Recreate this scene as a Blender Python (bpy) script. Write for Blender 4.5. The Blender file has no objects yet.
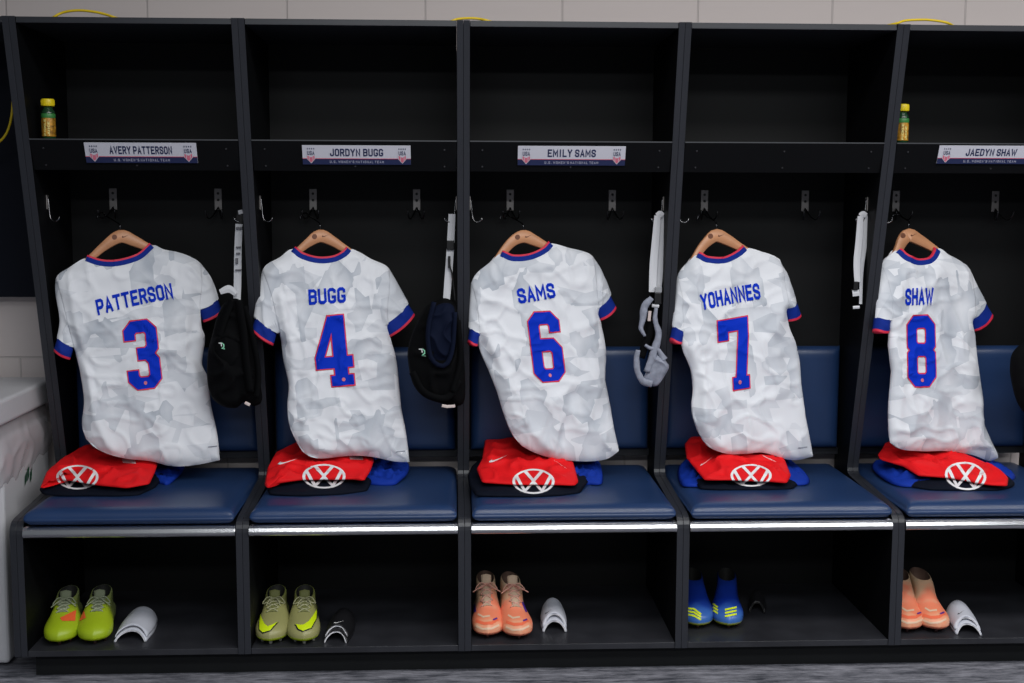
import bpy, bmesh, math, random
from mathutils import Vector, Matrix, noise
from mathutils.bvhtree import BVHTree

# ------------------------------------------------------------------ camera, world, lights, exposure
sc = bpy.context.scene
COL = sc.collection
FPX = 1245.96
TILT, YAW, ROLL = 0.11103, 0.04587, 0.00256
CAMP = Vector((-0.02464, -3.36956, 1.31755))
Fv = Vector((math.sin(YAW)*math.cos(TILT), math.cos(YAW)*math.cos(TILT), -math.sin(TILT)))
R0 = Vector((math.cos(YAW), -math.sin(YAW), 0)); U0 = R0.cross(Fv)
Rv = math.cos(ROLL)*R0 + math.sin(ROLL)*U0
Uv = -math.sin(ROLL)*R0 + math.cos(ROLL)*U0
cd = bpy.data.cameras.new('camera'); cam = bpy.data.objects.new('camera', cd); COL.objects.link(cam)
cd.sensor_width = 36.0; cd.lens = FPX/1024*36.0; cd.clip_start = 0.05
M = Matrix((Rv, Uv, -Fv)).transposed().to_4x4(); M.translation = CAMP
cam.matrix_world = M
sc.camera = cam
sc.view_settings.view_transform = 'Standard'; sc.view_settings.look = 'None'
sc.view_settings.gamma = 1.0; sc.view_settings.use_curve_mapping = False
sc.view_settings.exposure = 0.12
w = bpy.data.worlds.new('room_world'); sc.world = w; w.use_nodes = True
w.node_tree.nodes['Background'].inputs[0].default_value = (0.80, 0.88, 1.0, 1)
w.node_tree.nodes['Background'].inputs[1].default_value = 0.10

def area(name, loc, size, energy, col=(1, 1, 1), target=None):
    l = bpy.data.lights.new(name, 'AREA'); l.shape = 'RECTANGLE'; l.size, l.size_y = size
    l.energy = energy; l.color = col
    o = bpy.data.objects.new(name, l); COL.objects.link(o); o.location = loc
    d = Vector((0, 0, -1)) if target is None else (Vector(target)-Vector(loc))
    o.rotation_euler = d.to_track_quat('-Z', 'Y').to_euler()
    return o
# ceiling panels of the changing room (above and in front of the lockers)
area('ceiling_light_near', (1.9, -1.45, 2.75), (4.9, 0.5), 78, (1.0, 0.98, 0.96))
area('ceiling_light_mid', (1.0, -3.0, 2.8), (4.0, 0.6), 62, (0.95, 0.98, 1.0))
area('ceiling_light_far', (0.2, -5.2, 2.8), (4.0, 0.6), 95, (0.95, 0.98, 1.0))

# ------------------------------------------------------------------ pixel helpers (measure the photograph, give points at real distances)
def ray(u, v): return (Fv + Rv*((u-512)/FPX) - Uv*((v-341.5)/FPX))
def on_plane(u, v, n, d):
    r = ray(u, v); t = (d-n.dot(CAMP))/n.dot(r); return CAMP + r*t
def atY(u, v, y): return on_plane(u, v, Vector((0, 1, 0)), y)
def atZ(u, v, z): return on_plane(u, v, Vector((0, 0, 1)), z)
def atX(u, v, x): return on_plane(u, v, Vector((1, 0, 0)), x)

# ------------------------------------------------------------------ materials
MATS = {}
def mat(name, col, rough=0.5, metal=0.0, spec=0.5, bump=None, noise_col=None, sheen=0.0, coat=0.0):
    if name in MATS: return MATS[name]
    m = bpy.data.materials.new(name); m.use_nodes = True; nt = m.node_tree; b = nt.nodes['Principled BSDF']
    b.inputs['Base Color'].default_value = (*col, 1); b.inputs['Roughness'].default_value = rough
    b.inputs['Metallic'].default_value = metal; b.inputs['Specular IOR Level'].default_value = spec
    b.inputs['Sheen Weight'].default_value = sheen; b.inputs['Coat Weight'].default_value = coat
    tc = nt.nodes.new('ShaderNodeTexCoord')
    if noise_col:
        sca, amt = noise_col[:2]
        mp = nt.nodes.new('ShaderNodeMapping'); mp.inputs['Scale'].default_value = noise_col[2] if len(noise_col) > 2 else (1, 1, 1)
        nz = nt.nodes.new('ShaderNodeTexNoise'); nz.inputs['Scale'].default_value = sca; nz.inputs['Detail'].default_value = 5
        cr = nt.nodes.new('ShaderNodeValToRGB')
        cr.color_ramp.elements[0].position = 0.3; cr.color_ramp.elements[1].position = 0.7
        cr.color_ramp.elements[0].color = (*[c*(1-amt) for c in col], 1); cr.color_ramp.elements[1].color = (*[min(1, c*(1+amt)) for c in col], 1)
        nt.links.new(tc.outputs['Object'], mp.inputs[0]); nt.links.new(mp.outputs[0], nz.inputs['Vector'])
        nt.links.new(nz.outputs['Fac'], cr.inputs[0]); nt.links.new(cr.outputs[0], b.inputs['Base Color'])
    if bump:
        nz = nt.nodes.new('ShaderNodeTexNoise'); nz.inputs['Scale'].default_value = bump[0]; nz.inputs['Detail'].default_value = 4
        bp = nt.nodes.new('ShaderNodeBump'); bp.inputs['Strength'].default_value = bump[1]; bp.inputs['Distance'].default_value = bump[2]
        nt.links.new(tc.outputs['Object'], nz.inputs['Vector']); nt.links.new(nz.outputs['Fac'], bp.inputs['Height']); nt.links.new(bp.outputs[0], b.inputs['Normal'])
    MATS[name] = m; return m

LAM = mat('charcoal_laminate', (0.0105, 0.0115, 0.015), 0.42, spec=0.35, noise_col=(14, 0.18, (1, 1, 1)))
INNER = mat('shaded_laminate', (0.0034, 0.0037, 0.0046), 0.55, spec=0.12)  # darkened laminate: the dimness inside the bays is put into its colour
EDGE = mat('charcoal_edge_banding', (0.022, 0.024, 0.031), 0.36, spec=0.55, noise_col=(9, 0.12, (1, 1, .2)))
BACK = mat('black_back_board', (0.0036, 0.0039, 0.0044), 0.55, spec=0.25)
TOE = mat('black_plinth', (0.008, 0.009, 0.010), 0.6, spec=0.3)
VINYL = mat('navy_vinyl', (0.014, 0.038, 0.112), 0.36, spec=0.5, bump=(420, 0.10, 0.0006), noise_col=(6, 0.10))
STEEL = mat('brushed_steel', (0.72, 0.72, 0.74), 0.22, metal=1.0)
CHROME = mat('chrome_wire', (0.22, 0.22, 0.23), 0.25, metal=1.0)
PLATEM = mat('dull_hook_plate', (0.33, 0.31, 0.30), 0.45, metal=0.7)
HOLE = mat('dark_screw_hole', (0.015, 0.015, 0.015), 0.6)
WHITEP = mat('white_plastic_print', (0.62, 0.62, 0.70), 0.4)
NAVYP = mat('navy_print', (0.014, 0.022, 0.085), 0.45)
REDP = mat('crimson_print', (0.60, 0.05, 0.10), 0.45)
PINKP = mat('pink_crest_print', (0.66, 0.16, 0.24), 0.45)
PALEP = mat('pale_small_print', (0.45, 0.46, 0.60), 0.5)
ROYAL = mat('royal_blue_print', (0.003, 0.034, 0.54), 0.7, spec=0.08)
REDT = mat('red_trim', (0.70, 0.02, 0.06), 0.6)
COLB = mat('royal_blue_rib', (0.006, 0.026, 0.25), 0.75, spec=.15, bump=(900, .3, .0005))
WOOD = mat('beech_wood', (0.55, 0.26, 0.13), 0.42, noise_col=(30, 0.16, (.25, 1, 1)))
WOODMARK = mat('burnt_brown_mark', (0.16, 0.055, 0.025), 0.6)
REDF = mat('red_training_fabric', (0.78, 0.010, 0.014), 0.65, spec=.15, bump=(700, .12, .0004))
NAVYF = mat('navy_training_fabric', (0.0035, 0.0055, 0.013), 0.8, spec=.12, bump=(700, .15, .0004))
BLUEF = mat('royal_blue_fabric', (0.006, 0.035, 0.33), 0.7, spec=.15, bump=(300, .3, .001))
WHITEL = mat('white_logo_print', (0.80, 0.80, 0.82), 0.5)
BLACKF = mat('black_sports_fabric', (0.0022, 0.0024, 0.003), 0.85, spec=.10, bump=(500, .15, .0004))
NAVYB = mat('dark_navy_sports_fabric', (0.003, 0.006, 0.020), 0.8, spec=.12, bump=(500, .15, .0004))
GREYF = mat('grey_sports_fabric', (0.27, 0.29, 0.36), 0.75, noise_col=(60, .2))
STRAPW = mat('white_elastic', (0.66, 0.67, 0.71), 0.6, bump=(600, .25, .0004))
BLACKPL = mat('black_plastic', (0.008, 0.008, 0.009), 0.35)
MINT = mat('mint_print', (0.30, 0.75, 0.50), 0.5)
YELLOWC = mat('yellow_cable', (0.85, 0.60, 0.01), 0.4)
CAPY = mat('yellow_cap', (0.85, 0.66, 0.01), 0.35)

def jersey_mat(seed):
    n = 'white_facet_jersey_%d' % seed
    m = bpy.data.materials.new(n); m.use_nodes = True; nt = m.node_tree; b = nt.nodes['Principled BSDF']
    b.inputs['Roughness'].default_value = 0.62; b.inputs['Specular IOR Level'].default_value = 0.3; b.inputs['Sheen Weight'].default_value = 0.0
    L = nt.links.new; N = nt.nodes.new
    tc = N('ShaderNodeTexCoord')
    def vor(rot, sca, metric, off):
        mp = N('ShaderNodeMapping'); mp.inputs['Rotation'].default_value = (0, rot, 0); mp.inputs['Scale'].default_value = sca
        mp.inputs['Location'].default_value = (off+seed*3.7, 0, seed*1.9)
        v = N('ShaderNodeTexVoronoi'); v.distance = metric; v.inputs['Scale'].default_value = 1.0; v.inputs['Randomness'].default_value = 1.0
        L(tc.outputs['Object'], mp.inputs[0])
        sp = N('ShaderNodeSeparateXYZ'); cb = N('ShaderNodeCombineXYZ'); L(mp.outputs[0], sp.inputs[0]); L(sp.outputs[0], cb.inputs[0]); L(sp.outputs[2], cb.inputs[1])
        L(cb.outputs[0], v.inputs['Vector'])
        s2 = N('ShaderNodeSeparateColor'); L(v.outputs['Color'], s2.inputs[0]); return v, s2
    def mth(op, a, c):
        x = N('ShaderNodeMath'); x.operation = op
        for i, q in enumerate((a, c)):
            if isinstance(q, (int, float)): x.inputs[i].default_value = q
            else: L(q, x.inputs[i])
        return x.outputs[0]
    v1, s1 = vor(0.6, (12, 1, 24), 'EUCLIDEAN', 0.0)
    v2, s2 = vor(-0.7, (10, 1, 21), 'EUCLIDEAN', 5.0)
    v3, s3 = vor(0.2, (17, 1, 11), 'MANHATTAN', 9.0)
    m1 = mth('GREATER_THAN', s1.outputs[0], 0.42); m2 = mth('GREATER_THAN', s2.outputs[1], 0.46)
    a = mth('MULTIPLY', m1, m2); a = mth('MULTIPLY', a, mth('ADD', mth('MULTIPLY', s1.outputs[1], 0.55), 0.25))
    m3 = mth('MULTIPLY', mth('GREATER_THAN', s3.outputs[2], 0.70), mth('MULTIPLY', v3.outputs['Distance'], 0.75))
    f = mth('MAXIMUM', a, m3)
    nz = N('ShaderNodeTexNoise'); nz.inputs['Scale'].default_value = 9.0; L(tc.outputs['Object'], nz.inputs['Vector'])
    f = mth('MULTIPLY', f, mth('ADD', mth('MULTIPLY', nz.outputs['Fac'], 1.2), 0.3))
    mx = N('ShaderNodeMix'); mx.data_type = 'RGBA'; L(f, mx.inputs[0])
    mx.inputs[6].default_value = (0.80, 0.82, 0.87, 1); mx.inputs[7].default_value = (0.47, 0.51, 0.575, 1)
    L(mx.outputs[2], b.inputs['Base Color'])
    n2 = N('ShaderNodeTexNoise'); n2.inputs['Scale'].default_value = 900; L(tc.outputs['Object'], n2.inputs['Vector'])
    bp = N('ShaderNodeBump'); bp.inputs['Strength'].default_value = 0.12; bp.inputs['Distance'].default_value = 0.0005
    L(n2.outputs['Fac'], bp.inputs['Height']); L(bp.outputs[0], b.inputs['Normal'])
    return m

# ------------------------------------------------------------------ object helpers
def mesh_obj(name, verts, faces, mats, parent=None, smooth=True, mi=None, subsurf=0, solid=0.0):
    """verts are world coordinates; stored relative to the parent Empty (or to the mesh centre when top-level)."""
    if parent is not None: base = parent.matrix_world.translation if False else Vector(parent['_w'])
    else:
        xs = [v[0] for v in verts]; ys = [v[1] for v in verts]; zs = [v[2] for v in verts]
        base = Vector(((min(xs)+max(xs))/2, (min(ys)+max(ys))/2, min(zs)))
    me = bpy.data.meshes.new(name); me.from_pydata([Vector(v)-base for v in verts], [], [list(f) for f in faces]); me.validate()
    if not isinstance(mats, (list, tuple)): mats = [mats]
    for m in mats: me.materials.append(m)
    if mi and len(mi) == len(me.polygons): me.polygons.foreach_set('material_index', mi)
    me.polygons.foreach_set('use_smooth', [smooth]*len(me.polygons)); me.update()
    bm = bmesh.new(); bm.from_mesh(me); bmesh.ops.recalc_face_normals(bm, faces=bm.faces)
    bm.to_mesh(me); bm.free()
    o = bpy.data.objects.new(name, me); COL.objects.link(o)
    if parent is not None: o.parent = parent
    else: o.location = base
    o['_w'] = tuple(base)
    if subsurf:
        s = o.modifiers.new('sub', 'SUBSURF'); s.levels = s.render_levels = subsurf
    if solid:
        s = o.modifiers.new('sol', 'SOLIDIFY'); s.thickness = solid; s.offset = 0
    return o
def tag(o, label=None, cat=None, group=None, kind=None):
    if label: o['label'] = label
    if cat: o['category'] = cat
    if group: o['group'] = group
    if kind: o['kind'] = kind
    return o
def thing(name, loc, label, cat, group=None):
    o = bpy.data.objects.new(name, None); COL.objects.link(o); o.location = loc; o['_w'] = tuple(loc)
    o.empty_display_size = 0.05
    return tag(o, label, cat, group)

class MB:
    def __init__(s): s.v = []; s.f = []; s.m = []
    def add(s, v, f, m=0):
        n = len(s.v); s.v += [Vector(x) for x in v]; s.f += [[i+n for i in q] for q in f]; s.m += [m]*len(f)
    def box(s, x0, x1, y0, y1, z0, z1, m=0):
        v = [(x, y, z) for x in (x0, x1) for y in (y0, y1) for z in (z0, z1)]
        s.add(v, [(0, 1, 3, 2), (4, 6, 7, 5), (0, 4, 5, 1), (2, 3, 7, 6), (0, 2, 6, 4), (1, 5, 7, 3)], m)
    def prism(s, poly, axis, a, b, m=0):
        """poly: 2-D points in the plane perpendicular to axis ('x': (y,z))"""
        n = len(poly)
        def P(q, t): return (t, q[0], q[1]) if axis == 'x' else ((q[0], t, q[1]) if axis == 'y' else (q[0], q[1], t))
        v = [P(q, a) for q in poly]+[P(q, b) for q in poly]
        f = [tuple(range(n)), tuple(range(2*n-1, n-1, -1))]+[(i, (i+1) % n, n+(i+1) % n, n+i) for i in range(n)]
        s.add(v, f, m)
    def tube(s, pts, r, seg=8, m=0, cap=True):
        pts = [Vector(p) for p in pts]; n = len(pts); v = []; f = []
        rr = r if isinstance(r, (list, tuple)) else [r]*n
        up = Vector((0, 0, 1)); t0 = (pts[1]-pts[0]).normalized()
        if abs(t0.dot(up)) > .9: up = Vector((1, 0, 0))
        a = t0.cross(up).normalized()
        for i, p in enumerate(pts):
            t = (pts[min(i+1, n-1)]-pts[max(i-1, 0)]).normalized()
            a = (a-t*a.dot(t)).normalized(); b = t.cross(a)
            for k in range(seg):
                an = 2*math.pi*k/seg; v.append(p+(a*math.cos(an)+b*math.sin(an))*rr[i])
        for i in range(n-1):
            for k in range(seg): f.append((i*seg+k, i*seg+(k+1) % seg, (i+1)*seg+(k+1) % seg, (i+1)*seg+k))
        if cap: f += [tuple(range(seg)), tuple((n-1)*seg+k for k in reversed(range(seg)))]
        s.add(v, f, m)
    def lathe(s, c, prof, seg=24, m=0, mfun=None):
        c = Vector(c); n = len(prof); v = []
        for r, z in prof:
            for k in range(seg): an = 2*math.pi*k/seg; v.append(c+Vector((r*math.cos(an), r*math.sin(an), z)))
        base = len(s.v); s.v += v
        for i in range(n-1):
            for k in range(seg):
                s.f.append([base+i*seg+k, base+i*seg+(k+1) % seg, base+(i+1)*seg+(k+1) % seg, base+(i+1)*seg+k]); s.m.append(mfun(i) if mfun else m)
        for i in (0, n-1):
            s.f.append([base+i*seg+k for k in range(seg)]); s.m.append(mfun(min(i, n-2)) if mfun else m)
    def obj(s, name, mats, parent=None, smooth=False, subsurf=0, bevel=0.0):
        o = mesh_obj(name, s.v, s.f, mats, parent, smooth, s.m, subsurf)
        if bevel:
            b = o.modifiers.new('bev', 'BEVEL'); b.width = bevel; b.segments = 3; b.limit_method = 'ANGLE'; b.angle_limit = .6
        return o
def box(name, b, m, parent=None, bevel=0.0):
    q = MB(); q.box(*b); return q.obj(name, m, parent, bevel=bevel)

def crom(pts, n, closed=False):
    """smooth resample of a polyline (any dimension) to n points, by arc length"""
    P = [Vector(p) for p in pts]; m = len(P); out = []
    segs = m if closed else m-1; K = 8; dense = []
    for i in range(segs):
        p1 = P[i]; p2 = P[(i+1) % m]
        p0 = P[(i-1) % m] if (closed or i > 0) else p1*2-p2
        p3 = P[(i+2) % m] if (closed or i+2 < m) else p2*2-p1
        for k in range(K):
            t = k/K
            dense.append(.5*((2*p1)+(p2-p0)*t+(2*p0-5*p1+4*p2-p3)*t*t+(3*p1-p0-3*p2+p3)*t*t*t))
    dense.append(P[0].copy() if closed else P[-1].copy())
    acc = [0]
    for i in range(1, len(dense)): acc.append(acc[-1]+(dense[i]-dense[i-1]).length)
    tot = acc[-1]; j = 0
    cnt = n if closed else n-1
    for k in range(n):
        s = tot*k/cnt
        while j < len(acc)-2 and acc[j+1] < s: j += 1
        t = (s-acc[j])/max(1e-9, acc[j+1]-acc[j]); out.append(dense[j].lerp(dense[j+1], max(0, min(1, t))))
    return out
def lresample(pts, n):
    P_ = [Vector(p) for p in pts]; m = len(P_); L = [(P_[(i+1) % m]-P_[i]).length for i in range(m)]; tot = sum(L); out = []; i = 0; acc = 0
    for k in range(n):
        s_ = tot*k/n
        while acc+L[i] < s_-1e-12 and i < m-1: acc += L[i]; i += 1
        out.append(P_[i].lerp(P_[(i+1) % m], min(1, (s_-acc)/max(L[i], 1e-9))))
    for _ in range(1): out = [out[k]*.6+(out[k-1]+out[(k+1) % n])*.2 for k in range(n)]
    return out
def V2(p): return Vector((p[0], p[1], 0))
def segdist(p, a, b):
    ab = b-a; t = max(0, min(1, (p-a).dot(ab)/max(1e-12, ab.dot(ab)))); return (p-(a+ab*t)).length
def polydist(p, poly, closed=True):
    n = len(poly); return min(segdist(p, poly[i], poly[(i+1) % n]) for i in range(n if closed else n-1))

def pillow(name, pts, nrm, tf, tb, m, parent=None, rings=14, disp=None, power=0.45, n=72, lin=False):
    """soft slab: closed 3-D outline, front side along nrm swells by tf, back by tb."""
    nrm = Vector(nrm).normalized(); O = lresample(pts, n) if lin else crom(pts, n, True)
    c = sum(O, Vector())/n; v = []; f = []
    if disp is None: disp = lambda p: 0.0
    def side(sgn, t):
        out = []
        for k in range(1, rings+1):
            s = 1-k/rings; row = []
            for i in range(n):
                p = c+(O[i]-c)*(s if k < rings else 0.0)
                h = (1-s**2)**power if s > 0 else 1
                row.append(p+nrm*(sgn*(t*h)+ (disp(p)*min(1, (1-s)*4) if sgn > 0 else 0)))
                if k == rings: break
            out.append(row)
        return out
    v += O
    def emit(rows, flip):
        prev = list(range(n))
        for row in rows:
            st = len(v); v.extend(row)
            if len(row) == 1:
                for i in range(n): f.append((prev[i], prev[(i+1) % n], st))
            else:
                cur = [st+i for i in range(n)]
                for i in range(n): f.append((prev[i], prev[(i+1) % n], cur[(i+1) % n], cur[i]))
                prev = cur
    emit(side(1, tf), False); emit(side(-1, tb), True)
    return mesh_obj(name, v, f, m, parent, True)

def ribbon(mb, pts, wid, nrm, th=0.0015, m=0, twist=None):
    """flat strap along 3-D pts, width in the plane perpendicular to nrm"""
    nrm = Vector(nrm).normalized(); n = len(pts); v = []; f = []
    for i in range(n):
        t = (pts[min(i+1, n-1)]-pts[max(0, i-1)]).normalized(); nn = nrm
        if twist: nn = Matrix.Rotation(twist[i], 3, t) @ nrm
        s = t.cross(nn).normalized(); w_ = (wid[i] if isinstance(wid, (list, tuple)) else wid)/2
        v += [pts[i]-s*w_+nn*th*.3, pts[i]+nn*th*1.2, pts[i]+s*w_+nn*th*.3, pts[i]+s*w_-nn*th, pts[i]-s*w_-nn*th]
    for i in range(n-1):
        for k in range(5): f.append((i*5+k, i*5+(k+1) % 5, (i+1)*5+(k+1) % 5, (i+1)*5+k))
    f += [tuple(range(5)), tuple((n-1)*5+k for k in range(5))]
    mb.add(v, f, m)
def interp(vals, n):
    out = []
    for i in range(n):
        t = i/(n-1)*(len(vals)-1); k = min(int(t), len(vals)-2); out.append(vals[k]+(vals[k+1]-vals[k])*(t-k))
    return out

# ------------------------------------------------------------------ lettering: strokes with mitred corners
G = {
 'A': [[(0, 0), (1, 4), (2, 0)], [(.35, 1.2), (1.65, 1.2)]],
 'B': [[(0, 0), (0, 4), (1.5, 4), (2, 3.5), (2, 2.55), (1.6, 2.1), (0, 2.1)], [(1.6, 2.1), (2, 1.65), (2, .5), (1.5, 0), (0, 0)]],
 'C': [[(2, 3.1), (2, 3.5), (1.5, 4), (.5, 4), (0, 3.5), (0, .5), (.5, 0), (1.5, 0), (2, .5), (2, .9)]],
 'D': [[(0, 0), (0, 4), (1.4, 4), (2, 3.4), (2, .6), (1.4, 0), (0, 0)]],
 'E': [[(2, 4), (0, 4), (0, 0), (2, 0)], [(0, 2.05), (1.6, 2.05)]],
 'G': [[(2, 3.3), (2, 3.5), (1.5, 4), (.5, 4), (0, 3.5), (0, .5), (.5, 0), (1.5, 0), (2, .5), (2, 1.65), (1.35, 1.65)]],
 'H': [[(0, 0), (0, 4)], [(2, 0), (2, 4)], [(0, 2), (2, 2)]],
 'I': [[(.5, 0), (.5, 4)]],
 'J': [[(0, 1.1), (0, .5), (.5, 0), (1.3, 0), (1.8, .5), (1.8, 4)]],
 'K': [[(0, 0), (0, 4)], [(2, 4), (.2, 1.9)], [(.7, 2.5), (2, 0)]],
 'L': [[(0, 4), (0, 0), (1.9, 0)]],
 'M': [[(0, 0), (0, 4), (1.25, 1.2), (2.5, 4), (2.5, 0)]],
 'N': [[(0, 0), (0, 4), (2, 0), (2, 4)]],
 'O': [[(.5, 0), (0, .5), (0, 3.5), (.5, 4), (1.5, 4), (2, 3.5), (2, .5), (1.5, 0), (.5, 0)]],
 'P': [[(0, 0), (0, 4), (1.5, 4), (2, 3.5), (2, 2.2), (1.5, 1.7), (0, 1.7)]],
 'R': [[(0, 0), (0, 4), (1.5, 4), (2, 3.5), (2, 2.4), (1.5, 1.9), (0, 1.9)], [(1.1, 1.9), (2, 0)]],
 'S': [[(2, 3.1), (2, 3.5), (1.5, 4), (.5, 4), (0, 3.5), (0, 2.6), (.5, 2.15), (1.5, 1.85), (2, 1.4), (2, .5), (1.5, 0), (.5, 0), (0, .5), (0, .9)]],
 'T': [[(0, 4), (2.1, 4)], [(1.05, 4), (1.05, 0)]],
 'U': [[(0, 4), (0, .5), (.5, 0), (1.5, 0), (2, .5), (2, 4)]],
 'V': [[(0, 4), (1, 0), (2, 4)]],
 'W': [[(0, 4), (.75, 0), (1.5, 3.4), (2.25, 0), (3, 4)]],
 'Y': [[(0, 4), (1.05, 1.9), (2.1, 4)], [(1.05, 1.9), (1.05, 0)]],
 "'": [[(.3, 4), (.3, 3.2)]], '.': [[(.3, 0), (.3, .5)]], '+': [[(0, 2), (2, 2)], [(1, 1), (1, 3)]]}
GW = {'I': 1, 'M': 2.5, 'W': 3, "'": .6, '.': .6, 'J': 1.8, 'T': 2.1, 'Y': 2.1, 'L': 1.9}
def strip(poly, t, ext=0.0):
    """quads (4 2-D points each) of a thick mitred line"""
    P = [Vector((p[0], p[1])) for p in poly]; closed = (P[0]-P[-1]).length < 1e-6 and len(P) > 2
    if closed: P = P[:-1]
    n = len(P); L = []
    for i in range(n):
        a = P[(i-1) % n]; b = P[i]; c = P[(i+1) % n]
        if not closed and i == 0:
            d = (c-b).normalized(); nn = Vector((-d.y, d.x)); b = b-d*ext; L.append((b+nn*t/2, b-nn*t/2)); continue
        if not closed and i == n-1:
            d = (b-a).normalized(); nn = Vector((-d.y, d.x)); b = b+d*ext; L.append((b+nn*t/2, b-nn*t/2)); continue
        d1 = (b-a).normalized(); d2 = (c-b).normalized(); n1 = Vector((-d1.y, d1.x)); n2 = Vector((-d2.y, d2.x))
        mm = (n1+n2); mm = mm.normalized() if mm.length > 1e-6 else n1; k = min(1/max(.3, mm.dot(n1)), 2.0)
        L.append((b+mm*t/2*k, b-mm*t/2*k))
    q = []
    for i in range(n if closed else n-1):
        a = L[i]; b = L[(i+1) % n]; q.append((a[0], b[0], b[1], a[1]))
    return q
def text_quads(s, t=0.55, gap=0.75, ext=0.0, arc=0.0):
    q = []; x = 0
    for ch in s:
        if ch == ' ': x += 1.3; continue
        for pl in G[ch]: q += strip([(p[0]+x+t/2, p[1]*(4-t)/4+t/2) for p in pl], t, (t/2 if ch in "BDPR.'I" else t/2*0.98))
        x += GW.get(ch, 2)+t+gap*0.55
    W = x-gap*.55
    return q, W, 4.0
def sub_quads(quads, nmax, fn):
    """bilinear subdivision; fn maps a 2-D point to a 3-D point or None"""
    v = []; f = []
    for a, b, c, d in quads:
        nx = max(1, int(math.ceil(max((b-a).length, (c-d).length)/nmax))); ny = max(1, int(math.ceil(max((d-a).length, (c-b).length)/nmax)))
        st = len(v); ok = []
        for j in range(ny+1):
            for i in range(nx+1):
                s, r = i/nx, j/ny; p = fn((a*(1-s)+b*s)*(1-r)+(d*(1-s)+c*s)*r); ok.append(p is not None); v.append(p if p is not None else Vector())
        for j in range(ny):
            for i in range(nx):
                k = [j*(nx+1)+i, j*(nx+1)+i+1, (j+1)*(nx+1)+i+1, (j+1)*(nx+1)+i]
                if all(ok[x] for x in k): f.append([st+x for x in k])
    used = sorted({i for q in f for i in q}); mp = {o: i for i, o in enumerate(used)}
    return [v[i] for i in used], [[mp[i] for i in q] for q in f]
def bvh_of(objs, dg=None):
    vs = []; fs = []
    for o in objs:
        w_ = Vector(o['_w']); n = len(vs); me = o.data
        if any(md.type == 'SUBSURF' for md in o.modifiers):
            dg = bpy.context.evaluated_depsgraph_get(); me = o.evaluated_get(dg).to_mesh()
        vs += [v.co+w_ for v in me.vertices]; fs += [[i+n for i in p.vertices] for p in me.polygons]
    return BVHTree.FromPolygons(vs, fs)
def decal(name, quads, org, ux, uy, targets, m, parent, off=0.0012, step=1.3, bend=None, bvh=None):
    """print laid onto a surface: quads in letter units -> photo position -> the nearest point of the thing's own surface"""
    org, ux, uy = Vector(org), Vector(ux), Vector(uy); bv = bvh or bvh_of(targets)
    scale = max(ux.length, uy.length)
    def fn(p):
        if bend: p = bend(p)
        q = org+ux*p.x+uy*p.y; d = ray(q.x, q.y).normalized(); h = bv.ray_cast(CAMP, d, 8)
        if h[0] is None: return None
        nn = h[1] if h[1].dot(d) < 0 else -h[1]
        return h[0]+(nn*0.6-d*0.4).normalized()*off
    v, f = sub_quads(quads, step/scale, fn)
    if not f: return None
    return mesh_obj(name, v, f, m, parent, False)
def swoosh():
    out = [(1.0, 1.0), (.8, .72), (.6, .45), (.42, .2), (.27, .04), (.13, 0), (.02, .12), (0, .38), (.06, .62), (.14, .8)]
    inn = [(1.0, 1.0), (.8, .80), (.6, .63), (.45, .51), (.36, .45), (.28, .42), (.2, .44), (.15, .52), (.13, .64), (.14, .8)]
    o = [Vector(p) for p in out]; i = [Vector(p) for p in inn]
    return [(o[k], o[k+1], i[k+1], i[k]) for k in range(len(o)-1)]
def disc_quads(r, c=(0, 0), n=12):
    c = Vector(c); P = [c+Vector((math.cos(2*math.pi*k/n), math.sin(2*math.pi*k/n)))*r for k in range(n)]
    return [(c, P[k], P[(k+1) % n], P[(k+2) % n]) for k in range(0, n, 2)]
def roundel():
    ring = [(math.cos(2*math.pi*k/28)*.92, math.sin(2*math.pi*k/28)*.92) for k in range(29)]
    return strip(ring, .13)+strip([(-.40, .80), (0, .04), (.40, .80)], .17)+strip([(-.80, .42), (-.40, -.76), (0, -.02), (.40, -.76), (.80, .42)], .17)
NUM = {
 '3': [[(.16, 1.38), (.16, 1.60), (.31, 1.75), (.69, 1.75), (.84, 1.60), (.84, 1.14), (.68, .97), (.36, .97)], [(.62, .97), (.70, .93), (.84, .76), (.84, .30), (.69, .15), (.31, .15), (.16, .30), (.16, .52)]],
 '4': [([(.52, 1.86), (.10, .74)], .22), ([(.0, .63), (1.0, .63)], .31), ([(.665, 1.90), (.665, .05)], .36), ([(.38, .13), (.98, .13)], .28)],
 '6': [[(.84, 1.36), (.84, 1.60), (.69, 1.75), (.31, 1.75), (.16, 1.60), (.16, .30), (.31, .15), (.69, .15), (.84, .30), (.84, .84), (.69, 1.0), (.16, 1.0)]],
 '7': [[(.16, 1.36), (.16, 1.75), (.84, 1.75), (.84, 1.45), (.70, .10)], [(.44, .13), (.98, .13)]],
 '8': [[(.31, .98), (.16, 1.13), (.16, 1.60), (.31, 1.75), (.69, 1.75), (.84, 1.60), (.84, 1.13), (.69, .98), (.31, .98)], [(.31, .98), (.16, .83), (.16, .30), (.31, .15), (.69, .15), (.84, .30), (.84, .83), (.69, .98)]]}

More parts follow.
